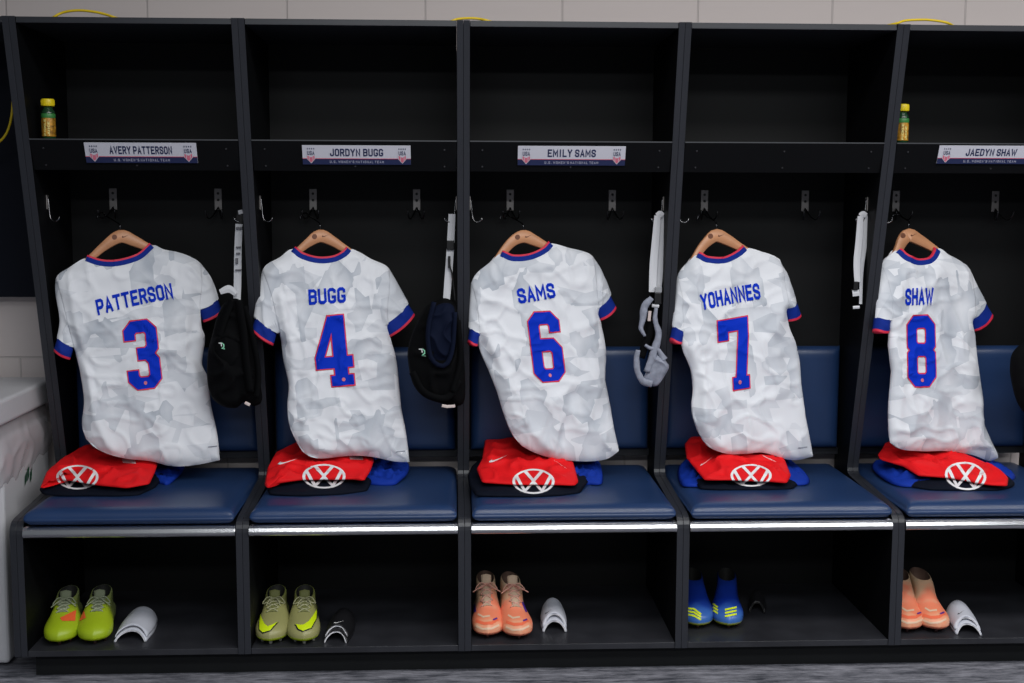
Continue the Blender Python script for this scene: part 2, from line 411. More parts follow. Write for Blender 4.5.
# ------------------------------------------------------------------ the setting
P = 0.61; TH = 0.0175
ZB, ZBS, ZSB, ZST, ZU, ZT = 0.070, 0.0866, 0.4067, 0.4338, 1.795, 1.8117
YB = 0.534; WALLY = 0.60
def slantY(z): return 0.419-0.2398*(z-0.490)
fm = bpy.data.materials.new('streaked_grey_carpet'); fm.use_nodes = True; nt = fm.node_tree; b = nt.nodes['Principled BSDF']
tc = nt.nodes.new('ShaderNodeTexCoord'); mp = nt.nodes.new('ShaderNodeMapping'); mp.inputs['Scale'].default_value = (5, 26, 1)
nz = nt.nodes.new('ShaderNodeTexNoise'); nz.inputs['Scale'].default_value = 1.6; nz.inputs['Detail'].default_value = 9; nz.inputs['Roughness'].default_value = .75
cr = nt.nodes.new('ShaderNodeValToRGB'); e = cr.color_ramp.elements; e[0].position = .38; e[0].color = (.035, .038, .052, 1); e[1].position = .66; e[1].color = (.30, .30, .345, 1)
nt.links.new(tc.outputs['Object'], mp.inputs[0]); nt.links.new(mp.outputs[0], nz.inputs['Vector']); nt.links.new(nz.outputs['Fac'], cr.inputs[0]); nt.links.new(cr.outputs[0], b.inputs['Base Color'])
b.inputs['Roughness'].default_value = .95
n2 = nt.nodes.new('ShaderNodeTexNoise'); n2.inputs['Scale'].default_value = 260; bp = nt.nodes.new('ShaderNodeBump'); bp.inputs['Strength'].default_value = .5; bp.inputs['Distance'].default_value = .003
nt.links.new(tc.outputs['Object'], n2.inputs['Vector']); nt.links.new(n2.outputs['Fac'], bp.inputs['Height']); nt.links.new(bp.outputs[0], b.inputs['Normal'])
o = box('floor', (-4, 4.5, -6.5, WALLY, -0.05, 0.0), fm); tag(o, kind='structure', label='streaky grey carpet floor in front of the lockers', cat='floor')

wm = bpy.data.materials.new('painted_block_wall'); wm.use_nodes = True; nt = wm.node_tree; b = nt.nodes['Principled BSDF']; b.inputs['Roughness'].default_value = .7
tc = nt.nodes.new('ShaderNodeTexCoord'); sp = nt.nodes.new('ShaderNodeSeparateXYZ'); cb = nt.nodes.new('ShaderNodeCombineXYZ')
nt.links.new(tc.outputs['Object'], sp.inputs[0]); nt.links.new(sp.outputs[0], cb.inputs[0]); nt.links.new(sp.outputs[2], cb.inputs[1])
mp = nt.nodes.new('ShaderNodeMapping'); mp.inputs['Location'].default_value = (-0.062, -0.016, 0); nt.links.new(cb.outputs[0], mp.inputs[0])
br = nt.nodes.new('ShaderNodeTexBrick'); br.inputs['Scale'].default_value = 1; br.inputs['Brick Width'].default_value = .427; br.inputs['Row Height'].default_value = .203
br.inputs['Mortar Size'].default_value = .0035; br.inputs['Mortar Smooth'].default_value = .5
br.inputs['Color1'].default_value = (.66, .59, .575, 1); br.inputs['Color2'].default_value = (.69, .62, .60, 1); br.inputs['Mortar'].default_value = (.54, .49, .475, 1)
nt.links.new(mp.outputs[0], br.inputs['Vector']); nt.links.new(br.outputs['Color'], b.inputs['Base Color'])
nz = nt.nodes.new('ShaderNodeTexNoise'); nz.inputs['Scale'].default_value = 38; nz.inputs['Detail'].default_value = 6
ma = nt.nodes.new('ShaderNodeMath'); ma.operation = 'MULTIPLY_ADD'; ma.inputs[1].default_value = -1.4
nt.links.new(br.outputs['Fac'], ma.inputs[0]); nt.links.new(nz.outputs['Fac'], ma.inputs[2])
bp = nt.nodes.new('ShaderNodeBump'); bp.inputs['Strength'].default_value = .55; bp.inputs['Distance'].default_value = .004
nt.links.new(ma.outputs[0], bp.inputs['Height']); nt.links.new(bp.outputs[0], b.inputs['Normal'])
o = box('wall_back', (-4, 4.5, WALLY, WALLY+.15, 0, 2.9), wm); tag(o, kind='structure', label='painted block wall behind the lockers', cat='wall')

# ------------------------------------------------------------------ lockers
NB = [('3', 'lime boots'), ('4', 'olive boots'), ('6', 'orange laced boots'), ('7', 'blue boots'), ('8', 'orange laceless boots')]
YK, ZK = 0.4145, 0.478
def side_poly():
    """profile of a divider (y,z): slanted front above, a ledge at seat height, rounded nose, toe recess"""
    pts = [(YB+.016, ZB), (YB+.016, ZT), (0.1028, ZT)]
    # slanted front edge with a small fillet at the seat
    a = Vector((slantY(ZK+.03), ZK+.03)); k = Vector((slantY(ZK), ZK)); b_ = Vector((slantY(ZK)-.03, ZK-.002))
    pts.append(tuple(a))
    for t in (.25, .5, .75): p = a*(1-t)**2+k*2*t*(1-t)+b_*t*t; pts.append((p.x, p.y))
    pts.append(tuple(b_))
    pts.append((.045, .452))
    for an in range(0, 91, 18):
        r = .034; pts.append((.034-r*math.sin(math.radians(an)), .450-r+r*math.cos(math.radians(an))))
    pts.append((0.0, ZB))
    return pts
SP = side_poly()
def side_panel(x0, t):
    q = MB(); q.prism(SP, 'x', x0, x0+TH); n = len(SP)
    q.m = [1, 1]+[0]*n  # broad faces take the laminate with bay shade in its colour
    o = q.obj('side_panel', [EDGE, INNER], t); b_ = o.modifiers.new('bev', 'BEVEL'); b_.width = .0008; b_.segments = 2; b_.limit_method = 'ANGLE'; b_.angle_limit = 1.2
    b_.material = 0
    return o
def hook_plate(par, x, z, part='coat_hook'):
    q = MB(); q.box(x-.0118, x+.0118, YB-.004, YB, z-.033, z+.033)
    o = q.obj(part, PLATEM, par, bevel=.0015)
    h = MB()
    for dz in (.018, -.002):
        c = Vector((x, YB-.0045, z+dz)); v = [c+Vector((math.cos(t*math.pi/5)*.0042, 0, math.sin(t*math.pi/5)*.0042)) for t in range(10)]
        v += [p+Vector((0, .002, 0)) for p in v]; h.add(v, [tuple(range(10))]+[(i, (i+1) % 10, 10+(i+1) % 10, 10+i) for i in range(10)])
    c2 = h.obj('screw', HOLE, o)
    t = MB()
    for s in (-1, 1):
        pts = crom([(x, YB-.004, z-.024), (x+s*.012, YB-.03, z-.050), (x+s*.020, YB-.060, z-.058), (x+s*.024, YB-.078, z-.045), (x+s*.025, YB-.082, z-.030)], 12)
        t.tube(pts, .0021, 8)
    t.obj('prong', mat('dark_hook_wire', (.06, .06, .065), .3, metal=.9), o, smooth=True)
def side_hook(par, x, sx, y, z):
    q = MB(); q.box(min(x, x+sx*.003), max(x, x+sx*.003), y-.009, y+.009, z-.005, z+.036)
    o = q.obj('side_hook', PLATEM, par, bevel=.001)
    t = MB(); t.tube(crom([(x+sx*.003, y, z+.03), (x+sx*.006, y-.003, z), (x+sx*.010, y-.006, z-.030), (x+sx*.022, y-.010, z-.040), (x+sx*.034, y-.012, z-.034), (x+sx*.037, y-.012, z-.026)], 16), .0019, 8)
    t.obj('prong', CHROME, o, smooth=True)
    d = MB()
    for dz in (.004, .028): d.lathe((0, 0, 0), [(0.0035, 0), (.0025, .002), (.0005, .003)], 10); n = len(d.v); 
    # screws: domed heads facing into the bay
    d = MB()
    for dz in (.004, .028):
        v = []; 
        for r_, h_ in ((.0036, 0), (.0026, .0016), (.0006, .0022)):
            for k in range(10): a_ = k*math.pi/5; v.append(Vector((x+sx*(.003+h_), y+r_*math.cos(a_), z+dz+r_*math.sin(a_))))
        d.add(v, [(i*10+k, i*10+(k+1) % 10, (i+1)*10+(k+1) % 10, (i+1)*10+k) for i in range(2) for k in range(10)]+[tuple(range(20, 30))])
    d.obj('screw', CHROME, o, smooth=True)

def cushion(name, x0, x1, y0, y1, z0, z1, par, crown=.008, r=.016, thick_axis='z'):
    """upholstered pad with rounded edges"""
    v = []; f = []; nx, ny = 28, 22
    def e(t, n): return t/n
    def grid(top):
        rows = []
        for j in range(ny+1):
            row = []
            for i in range(nx+1):
                a = i/nx; b_ = j/ny
                # cluster near the rim
                a = .5-.5*math.cos(math.pi*a); b_ = .5-.5*math.cos(math.pi*b_)
                dx = min(a, 1-a)*(x1-x0); dy = min(b_, 1-b_)*(y1-y0 if thick_axis == 'z' else z1-z0); d = min(dx, dy)
                edge = 1 if d >= r*2 else math.sqrt(max(0, 1-(1-d/(2*r))**2))
                row.append((a, b_, edge))
            rows.append(row)
        return rows
    g = grid(True); n1 = nx+1
    for sgn in (1, -1):
        for row in g:
            for a, b_, ed in row:
                if thick_axis == 'z':
                    X = x0+(x1-x0)*a; Y = y0+(y1-y0)*b_; zc = (z0+z1)/2; h = (z1-z0)/2
                    Z = zc+h*ed+crown*math.sin(math.pi*a)*math.sin(math.pi*b_)*.6 if sgn > 0 else z0+(1-ed)*h
                else:
                    X = x0+(x1-x0)*a; Z = z0+(z1-z0)*b_; yc = (y0+y1)/2; h = (y1-y0)/2
                    Y = yc-h*ed-crown*math.sin(math.pi*a)*math.sin(math.pi*b_)*.6 if sgn > 0 else y1-(1-ed)*h
                v.append((X, Y, Z))
    off = n1*(ny+1)
    for j in range(ny):
        for i in range(nx):
            a = j*n1+i; f.append((a, a+1, a+n1+1, a+n1)); f.append((off+a, off+a+n1, off+a+n1+1, off+a+1))
    rim = [i for i in range(nx)]+[j*n1+nx for j in range(ny)]+[ny*n1+i for i in range(nx, 0, -1)]+[j*n1 for j in range(ny, 0, -1)]
    for k in range(len(rim)): a, b_ = rim[k], rim[(k+1) % len(rim)]; f.append((a, b_, off+b_, off+a))
    return mesh_obj(name, v, f, VINYL, par, True)

ZSH = 1.4905; YSH = slantY(ZSH)
STRIPP = [(0.012, ZST+.002), (0.004, ZST), (-.0035, ZST-.006), (-.0075, ZST-.0145), (-.0082, ZST-.0175), (-.0062, ZSB+.004), (-.003, ZSB), (.012, ZSB)]
def locker(i):
    num, boots = NB[i]; xc = (i-2)*P+P/2-0.0; xl, xr = (i-2)*P, (i-1)*P
    t = thing('locker', (xc, .27, ZB), 'charcoal open locker bay with navy seat, number %s jersey and %s' % (num, boots), 'locker', 'row of open locker bays')
    for x0 in (xl+.0003, xr-TH-.0003):
        side_panel(x0, t)
    a, b_ = xl+TH+.001, xr-TH-.001
    box('top_panel', (a, b_, slantY(ZU)+.002, YB+.015, ZU, ZT-.0005), EDGE, t, bevel=.001)
    box('back_panel', (a, b_, YB, YB+.012, .527, ZU), BACK, t)
    box('lower_back_panel', (a, b_, YB, YB+.012, ZB, ZST), BACK, t)
    s = box('shelf', (a, b_, YSH+.0145, YB-.001, ZSH-.018, ZSH-.0002), INNER, t)
    box('lip_highlight', (a, b_, YSH-.0022, YSH+.0143, ZSH-.0033, ZSH), mat('lip_highlight_grey', (.05, .053, .06), .35), s)  # highlight along the shelf's top edge, put in as a lighter strip
    # sloping apron below the shelf front
    q = MB(); q.prism([(YSH-.0017, ZSH-.0035), (YSH+.014, ZSH-.0035), (YSH+.046, ZSH-.085), (YSH+.030, ZSH-.085)], 'x', a+.001, b_-.001)
    ap = q.obj('shelf_apron', INNER, t)
    for xx in (a+.035, (a+b_)/2, b_-.035):
        for zz in (ZSH-.026, ZSH-.072):
            yy = YSH+.004+(ZSH-.0185-zz)*.391-.001
            c = Vector((xx, yy, zz)); v = []; h = MB()
            for rr, hh in ((.0032, 0), (.002, .0012)):
                for k in range(8): v.append(c+Vector((rr*math.cos(k*math.pi/4), -hh, rr*math.sin(k*math.pi/4))))
            h.add(v, [(k, (k+1) % 8, 8+(k+1) % 8, 8+k) for k in range(8)]+[tuple(range(8, 16))])
            h.obj('screw', mat('dark_screw', (.04, .04, .045), .45, metal=.8), ap)
    box('boot_shelf', (a, b_, 0.002, YB-.001, ZB, ZBS), mat('scuffed_shelf_laminate', (0.026, 0.027, 0.033), 0.38, spec=0.5, noise_col=(9, 0.25, (1, 1, 1))), t, bevel=.001)
    box('plinth', (xl+(.0 if i else .022), xr, .05, .07, 0.0, ZB-.001), TOE, t)
    q = MB(); q.prism(STRIPP, 'x', a, b_); q.obj('steel_edge_strip', STEEL, t, bevel=.0012)
    box('seat_board', (a, b_, .013, YB-.002, ZSB+.003, ZST), LAM, t)
    cushion('seat_cushion', a+.003, b_-.003, -.002, YB+.030, ZST+.001, .4825, t, crown=.006)
    cushion('back_cushion', a+.006, b_-.006, YB-.046, YB-.001, .541, .868, t, crown=.008, r=.013, thick_axis='y')
    box('back_rail', (a, b_, YB-.02, YB-.001, .518, .540), LAM, t, bevel=.001)
    for bx in (.1475, .4672): hook_plate(t, xl+bx, 1.3254)
    zh = 1.300
    side_hook(t, xl+TH+.001, 1, .31, zh); side_hook(t, xr-TH-.001, -1, .31, zh)
    return t
LOCK = [locker(i) for i in range(5)]

# the corner unit on the left: overhead locker only, no bench
t = thing('corner_locker', (-1.75, .3, 1.03), 'dark overhead corner locker without a bench, above the white bin at the left', 'locker')
side_panel(-2*P-TH-.0003, t)
box('top_panel', (-2.6, -2*P-TH-.001, slantY(ZU)+.002, YB+.015, ZU, ZT-.0005), EDGE, t, bevel=.001)
box('back_panel', (-2.6, -2*P-TH-.001, YB, YB+.012, 1.024, ZU), mat('navy_black_board', (.004, .0055, .012), .6, spec=.15), t)

# ------------------------------------------------------------------ nameplates
UX = Vector((1, 0, 0)); SL = math.atan(.391)
def nameplate(i, text, u0, u1, v0, v1, label):
    # plate lies on the sloping apron
    ylo = YSH+.004-.0012
    def ap(u, v):   # intersect with apron plane
        n = Vector((0, math.cos(SL), math.sin(SL))); return on_plane(u, v, n, n.dot(Vector((0, ylo, ZSH-.0185))))
    a = ap(u0, v0); b_ = ap(u1, v0); c = ap((u0+u1)/2, v1)
    x0, x1, zt, zb = a.x, b_.x, (a.z+b_.z)/2, c.z
    yt = ylo+(ZSH-.0185-zt)*.391; dn = Vector((0, math.sin(SL), -math.cos(SL))); H = (zt-zb)/math.cos(SL); W = x1-x0
    nrm = Vector((0, -math.cos(SL), -math.sin(SL))); O = Vector((x0, yt, zt))
    def pt(x, y, off=0): return O+UX*x+dn*y+nrm*(off)
    t = thing('nameplate', (x0+W/2, yt, zb), label, 'sign', 'player nameplates on the shelves')
    def slab(name, xa, xb, ya, yb, o0, o1, m, par=t):
        v = [pt(x, y, o_) for x in (xa, xb) for y in (ya, yb) for o_ in (o0, o1)]
        return mesh_obj(name, v, [(0, 1, 3, 2), (4, 6, 7, 5), (0, 4, 5, 1), (2, 3, 7, 6), (0, 2, 6, 4), (1, 5, 7, 3)], m, par, False)
    slab('plate', 0, W, 0, H, 0, .003, WHITEP)
    slab('navy_band', 0, W, H*.70, H, .003, .0034, NAVYP); slab('red_line', 0, W, H*.675, H*.70, .003, .0034, REDP)
    q, w_, h_ = text_quads(text, .78, .9); s = H*.40/4; ww = w_*s
    kx = min(.80, W*.56/ww)
    v, f = sub_quads(q, 9, lambda p: pt(W/2+(p.x-w_/2)*s*kx, H*.56-p.y*s, .0036)); mesh_obj('name_text', v, f, NAVYP, t, False)
    tx = "U.S. WOMEN'S NATIONAL TEAM"; q, w_, h_ = text_quads(tx, .62, 2.4); s = H*.13/4; kx = W*.5/(w_*s)
    v, f = sub_quads(q, 9, lambda p: pt(W/2+(p.x-w_/2)*s*kx, H*.92-p.y*s, .0038)); mesh_obj('small_text', v, f, PALEP, t, False)
    for cx in (W*.078, W*.922):
        cw = H*.38; mb = MB()
        def poly(pts, off, m): mb.add([pt(cx+p[0]*cw, H*.08+p[1]*H, off) for p in pts], [tuple(range(len(pts)))], m)
        poly([(-.55, .18), (.55, .18), (.55, .62), (0, .86), (-.55, .62)], .0040, 0)
        poly([(-.48, .20), (.48, .20), (.48, .44), (-.48, .44)], .0041, 0)
        poly([(-.48, .44), (0, .54), (.48, .44), (.48, .62), (0, .82), (-.48, .62)], .0042, 1)
        for k in range(4): x = -.42+.28*k; poly([(x-.06, .05), (x+.06, .05), (x+.06, .12), (x-.06, .12)], .0042, 2)
        qq, w_, h_ = text_quads('USA', .8, .8)
        for Q in qq: mb.add([pt(cx+(p.x/w_-.5)*cw*.95, H*.08+H*.42-p.y/4*H*.22, .0043) for p in Q], [(0, 1, 2, 3)], 2)
        for k in range(2):
            x = -.24+.48*k; poly([(x-.03, .5), (x+.03, .5), (x+.03, .70), (x-.03, .70)], .0044, 0)
        mb.obj('crest', [WHITEP, PINKP, NAVYP], t)
    return t
nameplate(0, 'AVERY PATTERSON', 84, 196, 142.6, 162.5, 'white and navy nameplate with the longest name, above the number 3 jersey')
nameplate(1, 'JORDYN BUGG', 302, 410.5, 145.3, 164.2, 'white and navy nameplate above the number 4 jersey')
nameplate(2, 'EMILY SAMS', 518, 625.8, 146, 165, 'white and navy nameplate above the number 6 jersey')
nameplate(4, 'JAEDYN SHAW', 939.5, 1045, 145.6, 163.5, 'white and navy nameplate above the number 8 jersey, cut by the right edge')

# ------------------------------------------------------------------ jerseys on hangers
def jersey(i, D):
    num = D['num']; hc = D['hang'][4]
    p0 = atY(hc[0], hc[1], .37)
    a_, b_ = D.get('a', .26), D.get('b', .15)
    n = Vector((-a_, 1, -b_)); d0 = n.dot(p0)
    N = n.normalized()*-1            # towards the room
    lab = D['label']
    t = thing('jersey', (p0.x, p0.y, p0.z-.75), lab, 'jersey', 'white match jerseys on hangers')
    JM = jersey_mat(i+1)
    full = [V2(p) for p in (D['shL'][::-1]+D['sl_out'][1:]+[D['cuffLi']]+D['left'][D['al']:]+D['hem'][1:]+D['right'][D['ar']:][::-1]+[D['cuffRi']]+D['sr_out'][::-1]+D['shR'][::-1][1:]+D['dip'][::-1])]
    def relief(px, amp=.020, r=17.):
        d = min(polydist(px, full), r)/r; return amp*math.sqrt(max(0, 1-(1-d)**2))
    folds = [([V2(p) for p in f[0]], f[1], f[2]) for f in D['folds']]
    sd = 13.7*(i+1)
    def wr(px):
        h = 0
        for pl, am, wd in folds:
            dd = polydist(px, pl, False); h += am*math.exp(-(dd/wd)**2)
        x, y = px.x/100, px.y/100
        e1 = min(1, polydist(px, full)/8)
        h += .0085*e1*noise.noise(Vector((x*3.0+y*1.1+sd, y*1.6, sd)))
        r1 = 1-abs(noise.noise(Vector((x*4.2-y*1.7+sd, y*2.6+x*1.2, sd*2))))*2.4
        h += .0060*e1*max(0, r1)**3
        r2 = 1-abs(noise.noise(Vector((x*2.4+y*4.5, y*3.2-x*3+sd, sd*3))))*2.8
        h += .0050*e1*max(0, r2)**3
        return h
    def near(px, extra=0): return on_plane(px.x, px.y, n, d0)+N*(relief(px)+wr(px)+extra)
    def far(px): return on_plane(px.x, px.y, n, d0)-N*(relief(px, .016))
    def coons(T, B, L, R, nu, nv):
        T = crom([V2(p) for p in T], nu+1); B = crom([V2(p) for p in B], nu+1); L = crom([V2(p) for p in L], nv+1); R = crom([V2(p) for p in R], nv+1)
        g = []
        for j in range(nv+1):
            v = j/nv; row = []
            for k in range(nu+1):
                u = k/nu
                row.append(T[k]*(1-v)+B[k]*v+L[j]*(1-u)+R[j]*u-(T[0]*(1-u)*(1-v)+T[-1]*u*(1-v)+B[0]*(1-u)*v+B[-1]*u*v))
            g.append(row)
        return g
    def sheet(name, gn, gf, m, par, join=('L', 'R')):
        nv, nu = len(gn), len(gn[0]); v = []; f = []
        for r_ in gn: v += [near(p) for p in r_]
        for r_ in gf: v += [far(p) for p in r_]
        off = nv*nu
        for j in range(nv-1):
            for k in range(nu-1):
                a = j*nu+k; f += [(a, a+1, a+nu+1, a+nu), (off+a, off+a+nu, off+a+nu+1, off+a+1)]
        if 'L' in join: f += [(j*nu, (j+1)*nu, off+(j+1)*nu, off+j*nu) for j in range(nv-1)]
        if 'R' in join: f += [(j*nu+nu-1, (j+1)*nu+nu-1, off+(j+1)*nu+nu-1, off+j*nu+nu-1) for j in range(nv-1)]
        if 'T' in join: f += [(k, k+1, off+k+1, off+k) for k in range(nu-1)]
        return mesh_obj(name, v, f, m, par, True)
    shL, shR, dip = D['shL'], D['shR'], D['dip']          # shL: SL->neckL, shR: neckR->SR, dip between
    T = shL+dip+shR
    fdip = [(p[0], p[1]+9) for p in dip]
    Tf = shL+fdip+shR
    left = D['left']; right = D['right']; hem = D['hem']
    NU, NV = 72, 96
    gn = coons(T, hem, left, right, NU, NV); gf = coons(Tf, [(p[0], p[1]-1) for p in hem], left, right, NU, NV)
    body = sheet('shirt_body', gn, gf, JM, t)
    tg = [body]
    # sleeves


    for side, out, inn in (('L', D['sl_out'], [D['left'][D['al']], D['cuffLi']]), ('R', D['sr_out'], [D['right'][D['ar']], D['cuffRi']])):
        arm = crom([V2(p) for p in ((D['left'][:D['al']+1]) if side == 'L' else (D['right'][:D['ar']+1]))], 60)
        co, ci = V2(out[-1]), V2(inn[-1]); ac = (ci-co).normalized(); up_ = Vector((ac.y, -ac.x, 0))
        if up_.y > 0: up_ = -up_
        o2 = V2(out[-2]); dd = ((o2-co).normalized()*.7+up_*.3).normalized()
        def cpt(p, t_): return p+dd*t_
        CW, RW = 13.0, 2.2
        cin = cpt(ci, CW); kk = min(range(8, 60), key=lambda k_: (arm[k_]-cin).length)
        outer = crom([V2(p) for p in out], 40); ke = min(range(40), key=lambda k_: abs((outer[k_]-co).length-CW))
        outw = outer[:ke]+[cpt(co, CW)]
        bow = up_*-1.6
        def line(t_, n_=13): a, b_ = cpt(co, t_), cpt(ci, t_); return [a.lerp(b_, j/(n_-1))+bow*math.sin(math.pi*j/(n_-1)) for j in range(n_)]
        g = coons(arm[:kk+1], line(CW), outw, [arm[kk], arm[kk].lerp(cin, .5), cin], 22, 28)
        s = sheet('sleeve', g, g, JM, t, ('L', 'R')); tg.append(s)
        def band(name, t0, t1, m, par, lift, lab):
            rows = [[p for p in line(t0+(t1-t0)*j/5)] for j in range(6)]; v = []; f = []; n1 = 13
            for sg in (1, -1):
                for r_ in rows:
                    for k_, p in enumerate(r_):
                        e_ = math.sqrt(max(0, 1-abs(k_/6-1)**2.5)); q_ = cpt(p, 2.5)
                        v.append(on_plane(p.x, p.y, n, d0)+N*sg*((.0175*e_+lift)+(wr(q_) if sg > 0 else 0)))
            K_ = 6*n1
            for j in range(5):
                for k_ in range(12):
                    a = j*n1+k_; f += [(a, a+1, a+n1+1, a+n1), (K_+a, K_+a+n1, K_+a+n1+1, K_+a+1)]
                f += [(j*n1, (j+1)*n1, K_+(j+1)*n1, K_+j*n1), (j*n1+12, (j+1)*n1+12, K_+(j+1)*n1+12, K_+j*n1+12)]
            if t1 == 0: f += [(5*n1+k_, 5*n1+k_+1, K_+5*n1+k_+1, K_+5*n1+k_) for k_ in range(12)]
            o_ = mesh_obj(name, v, f, m, par, True); o_['label'] = lab; return o_
        band('cuff', CW+.6, RW, COLB, s, .0022, 'royal blue cuff band'); band('cuff_trim', RW+.2, 0, REDT, s, .0026, 'red cuff edge')
    # collar: ribbed band around the neck opening
    nl, nr = V2(shL[-1]), V2(shR[0])
    cn = crom([V2(shL[-1])]+[V2(p) for p in dip]+[V2(shR[0])], 30)
    def colband(name, w0, w1, m, lift, par=t):
        v = []; f = []; n_ = len(cn)
        for k, p in enumerate(cn):
            q = cn[min(k+1, n_-1)]-cn[max(0, k-1)]; q.normalize(); dn = Vector((-q.y, q.x, 0))
            if dn.y < 0: dn = -dn
            A, B = p+dn*w0, p+dn*w1
            for pp, e_ in ((A, lift), (B, lift)): v.append(on_plane(pp.x, pp.y, n, d0)+N*(relief(p+dn*3)+wr(p+dn*3)+e_))
            for pp in (B, A): v.append(on_plane(pp.x, pp.y, n, d0)+N*(relief(p+dn*3)+wr(p+dn*3)-.003))
        for k in range(n_-1):
            for s in range(4): f.append((k*4+s, k*4+(s+1) % 4, (k+1)*4+(s+1) % 4, (k+1)*4+s))
        f += [(0, 1, 2, 3), tuple((n_-1)*4+s for s in range(4))]
        return mesh_obj(name, v, f, m, par, False)
    cb_ = colband('collar', -1.6, 3.6, COLB, .0022); cb_['label'] = 'royal blue ribbed collar'
    colband('collar_trim', -3.0, -1.2, REDT, .0026, cb_)['label'] = 'red collar edge'
    # prints
    bv = bvh_of([body])
    q, W, H = text_quads(D['name'], .80, .75)
    (x0, y0), (x1, y1), (hx, hy) = D['ntxt']       # baseline left, baseline right, up vector
    ux = (Vector((x1, y1, 0))-Vector((x0, y0, 0)))/W; uy = Vector((hx, hy, 0))/H
    k = D.get('narc', 0)
    bend = (lambda p: Vector((p.x, p.y+k*(1-((p.x-W/2)/(W/2))**2)))) if k else None
    decal('name_print', q, (x0, y0, 0), ux, uy, [body], ROYAL, t, .0022, 1.2, bend, bv)
    (x0, y0), (wx, wy), (hx, hy) = D['nnum']
    sq = []; sr = []
    for pl in NUM[num]:
        tk = .33
        if isinstance(pl, tuple): pl, tk = pl
        sq += strip(pl, tk, 0.0); sr += strip(pl, tk+.07, .035)
    decal('number_outline', sr, (x0, y0, 0), (wx, wy, 0), Vector((hx, hy, 0))/1.9, [body], REDT, t, .0018, 1.2, None, bv)
    nn = decal('number_print', sq, (x0, y0, 0), (wx, wy, 0), Vector((hx, hy, 0))/1.9, [body], ROYAL, t, .0026, 1.2, None, bv)
    cc = {'3': (.5, .15), '4': (.70, .15), '6': (.5, .15), '7': (.66, .15), '8': (.5, .15)}[num]
    decal('number_crest', disc_quads(.055, cc, 8), (x0, y0, 0), (wx, wy, 0), Vector((hx, hy, 0))/1.9, [body], PINKP, t, .0034, 1.0, None, bv)
    if 'tiny' in D:
        (x0, y0), (x1, y1) = D['tiny']; q = strip([(0, 0), (1, 0)], .10)
        decal('hem_print', q, (x0, y0, 0), (x1-x0, y1-y0, 0), (0, -(x1-x0), 0), [body], mat('grey_hem_print', (.25, .27, .33), .6), t, .0016, 1.5, None, bv)
    # hanger: wooden, arched, with a wire hook, hung from the back hook
    hw = D['hang']; ht = thing('coat_hanger', tuple(p0), D['hlabel'], 'hanger', 'wooden hangers holding the jerseys')
    C_ = crom([Vector((p[0], p[1], p[2])) for p in hw], 41); v = []; f = []; m_ = len(C_)
    for k, p in enumerate(C_):
        tq = C_[min(k+1, m_-1)]-C_[max(0, k-1)]; tq = Vector((tq.x, tq.y, 0)).normalized(); nq = Vector((tq.y, -tq.x, 0)); h_ = p.z/2
        A = Vector((p.x, p.y, 0))+nq*h_; B = Vector((p.x, p.y, 0))-nq*h_; th = .0065
        for (s1, s2) in ((.86, 1), (1, .55), (1, -.55), (.86, -1), (-.86, -1), (-1, -.55), (-1, .55), (-.86, 1)):
            pp = Vector((p.x, p.y, 0))+nq*h_*s1; v.append(on_plane(pp.x, pp.y, n, d0)+N*th*s2)
    for k in range(m_-1):
        for s in range(8): f.append((k*8+s, k*8+(s+1) % 8, (k+1)*8+(s+1) % 8, (k+1)*8+s))
    f += [tuple(range(8)), tuple((m_-1)*8+s for s in range(8))]
    arm = mesh_obj('wooden_arms', v, f, WOOD, ht, True)
    top = on_plane(hc[0], hc[1]-hc[2]/2+1, n, d0)
    bx = (i-2)*P+.1475
    tgt = Vector((bx-.018, YB-.066, 1.2705))
    mid = (top+tgt)/2
    tb = MB(); pts = crom([top, top+Vector((0, 0, .018)), top.lerp(tgt, .45)+Vector((.014, -.012, .010)), tgt+Vector((.012, -.010, .006)), tgt+Vector((.004, 0, .014)), tgt+Vector((-.010, .006, .010)), tgt+Vector((-.016, .004, -.006))], 30)
    tb.tube(pts, .0017, 8); o_ = tb.obj('wire_hook', mat('dark_hanger_wire', (.10, .10, .11), .25, metal=1.0), ht, smooth=True); o_['label'] = 'thin dark wire hook'
    hb = bvh_of([arm])
    decal('brand_mark', disc_quads(2.6, (0, 0), 12), (hc[0]-5.5, hc[1]+.6, 0), (1, 0, 0), (0, -1, 0), [arm], WOODMARK, ht, .0008, 1.0, None, hb)
    decal('brand_tick', swoosh(), (hc[0]+2, hc[1]+1.2, 0), (6.5, -.2, 0), (0, -2.6, 0), [arm], WOODMARK, ht, .0008, 1.0, None, hb)
    return t

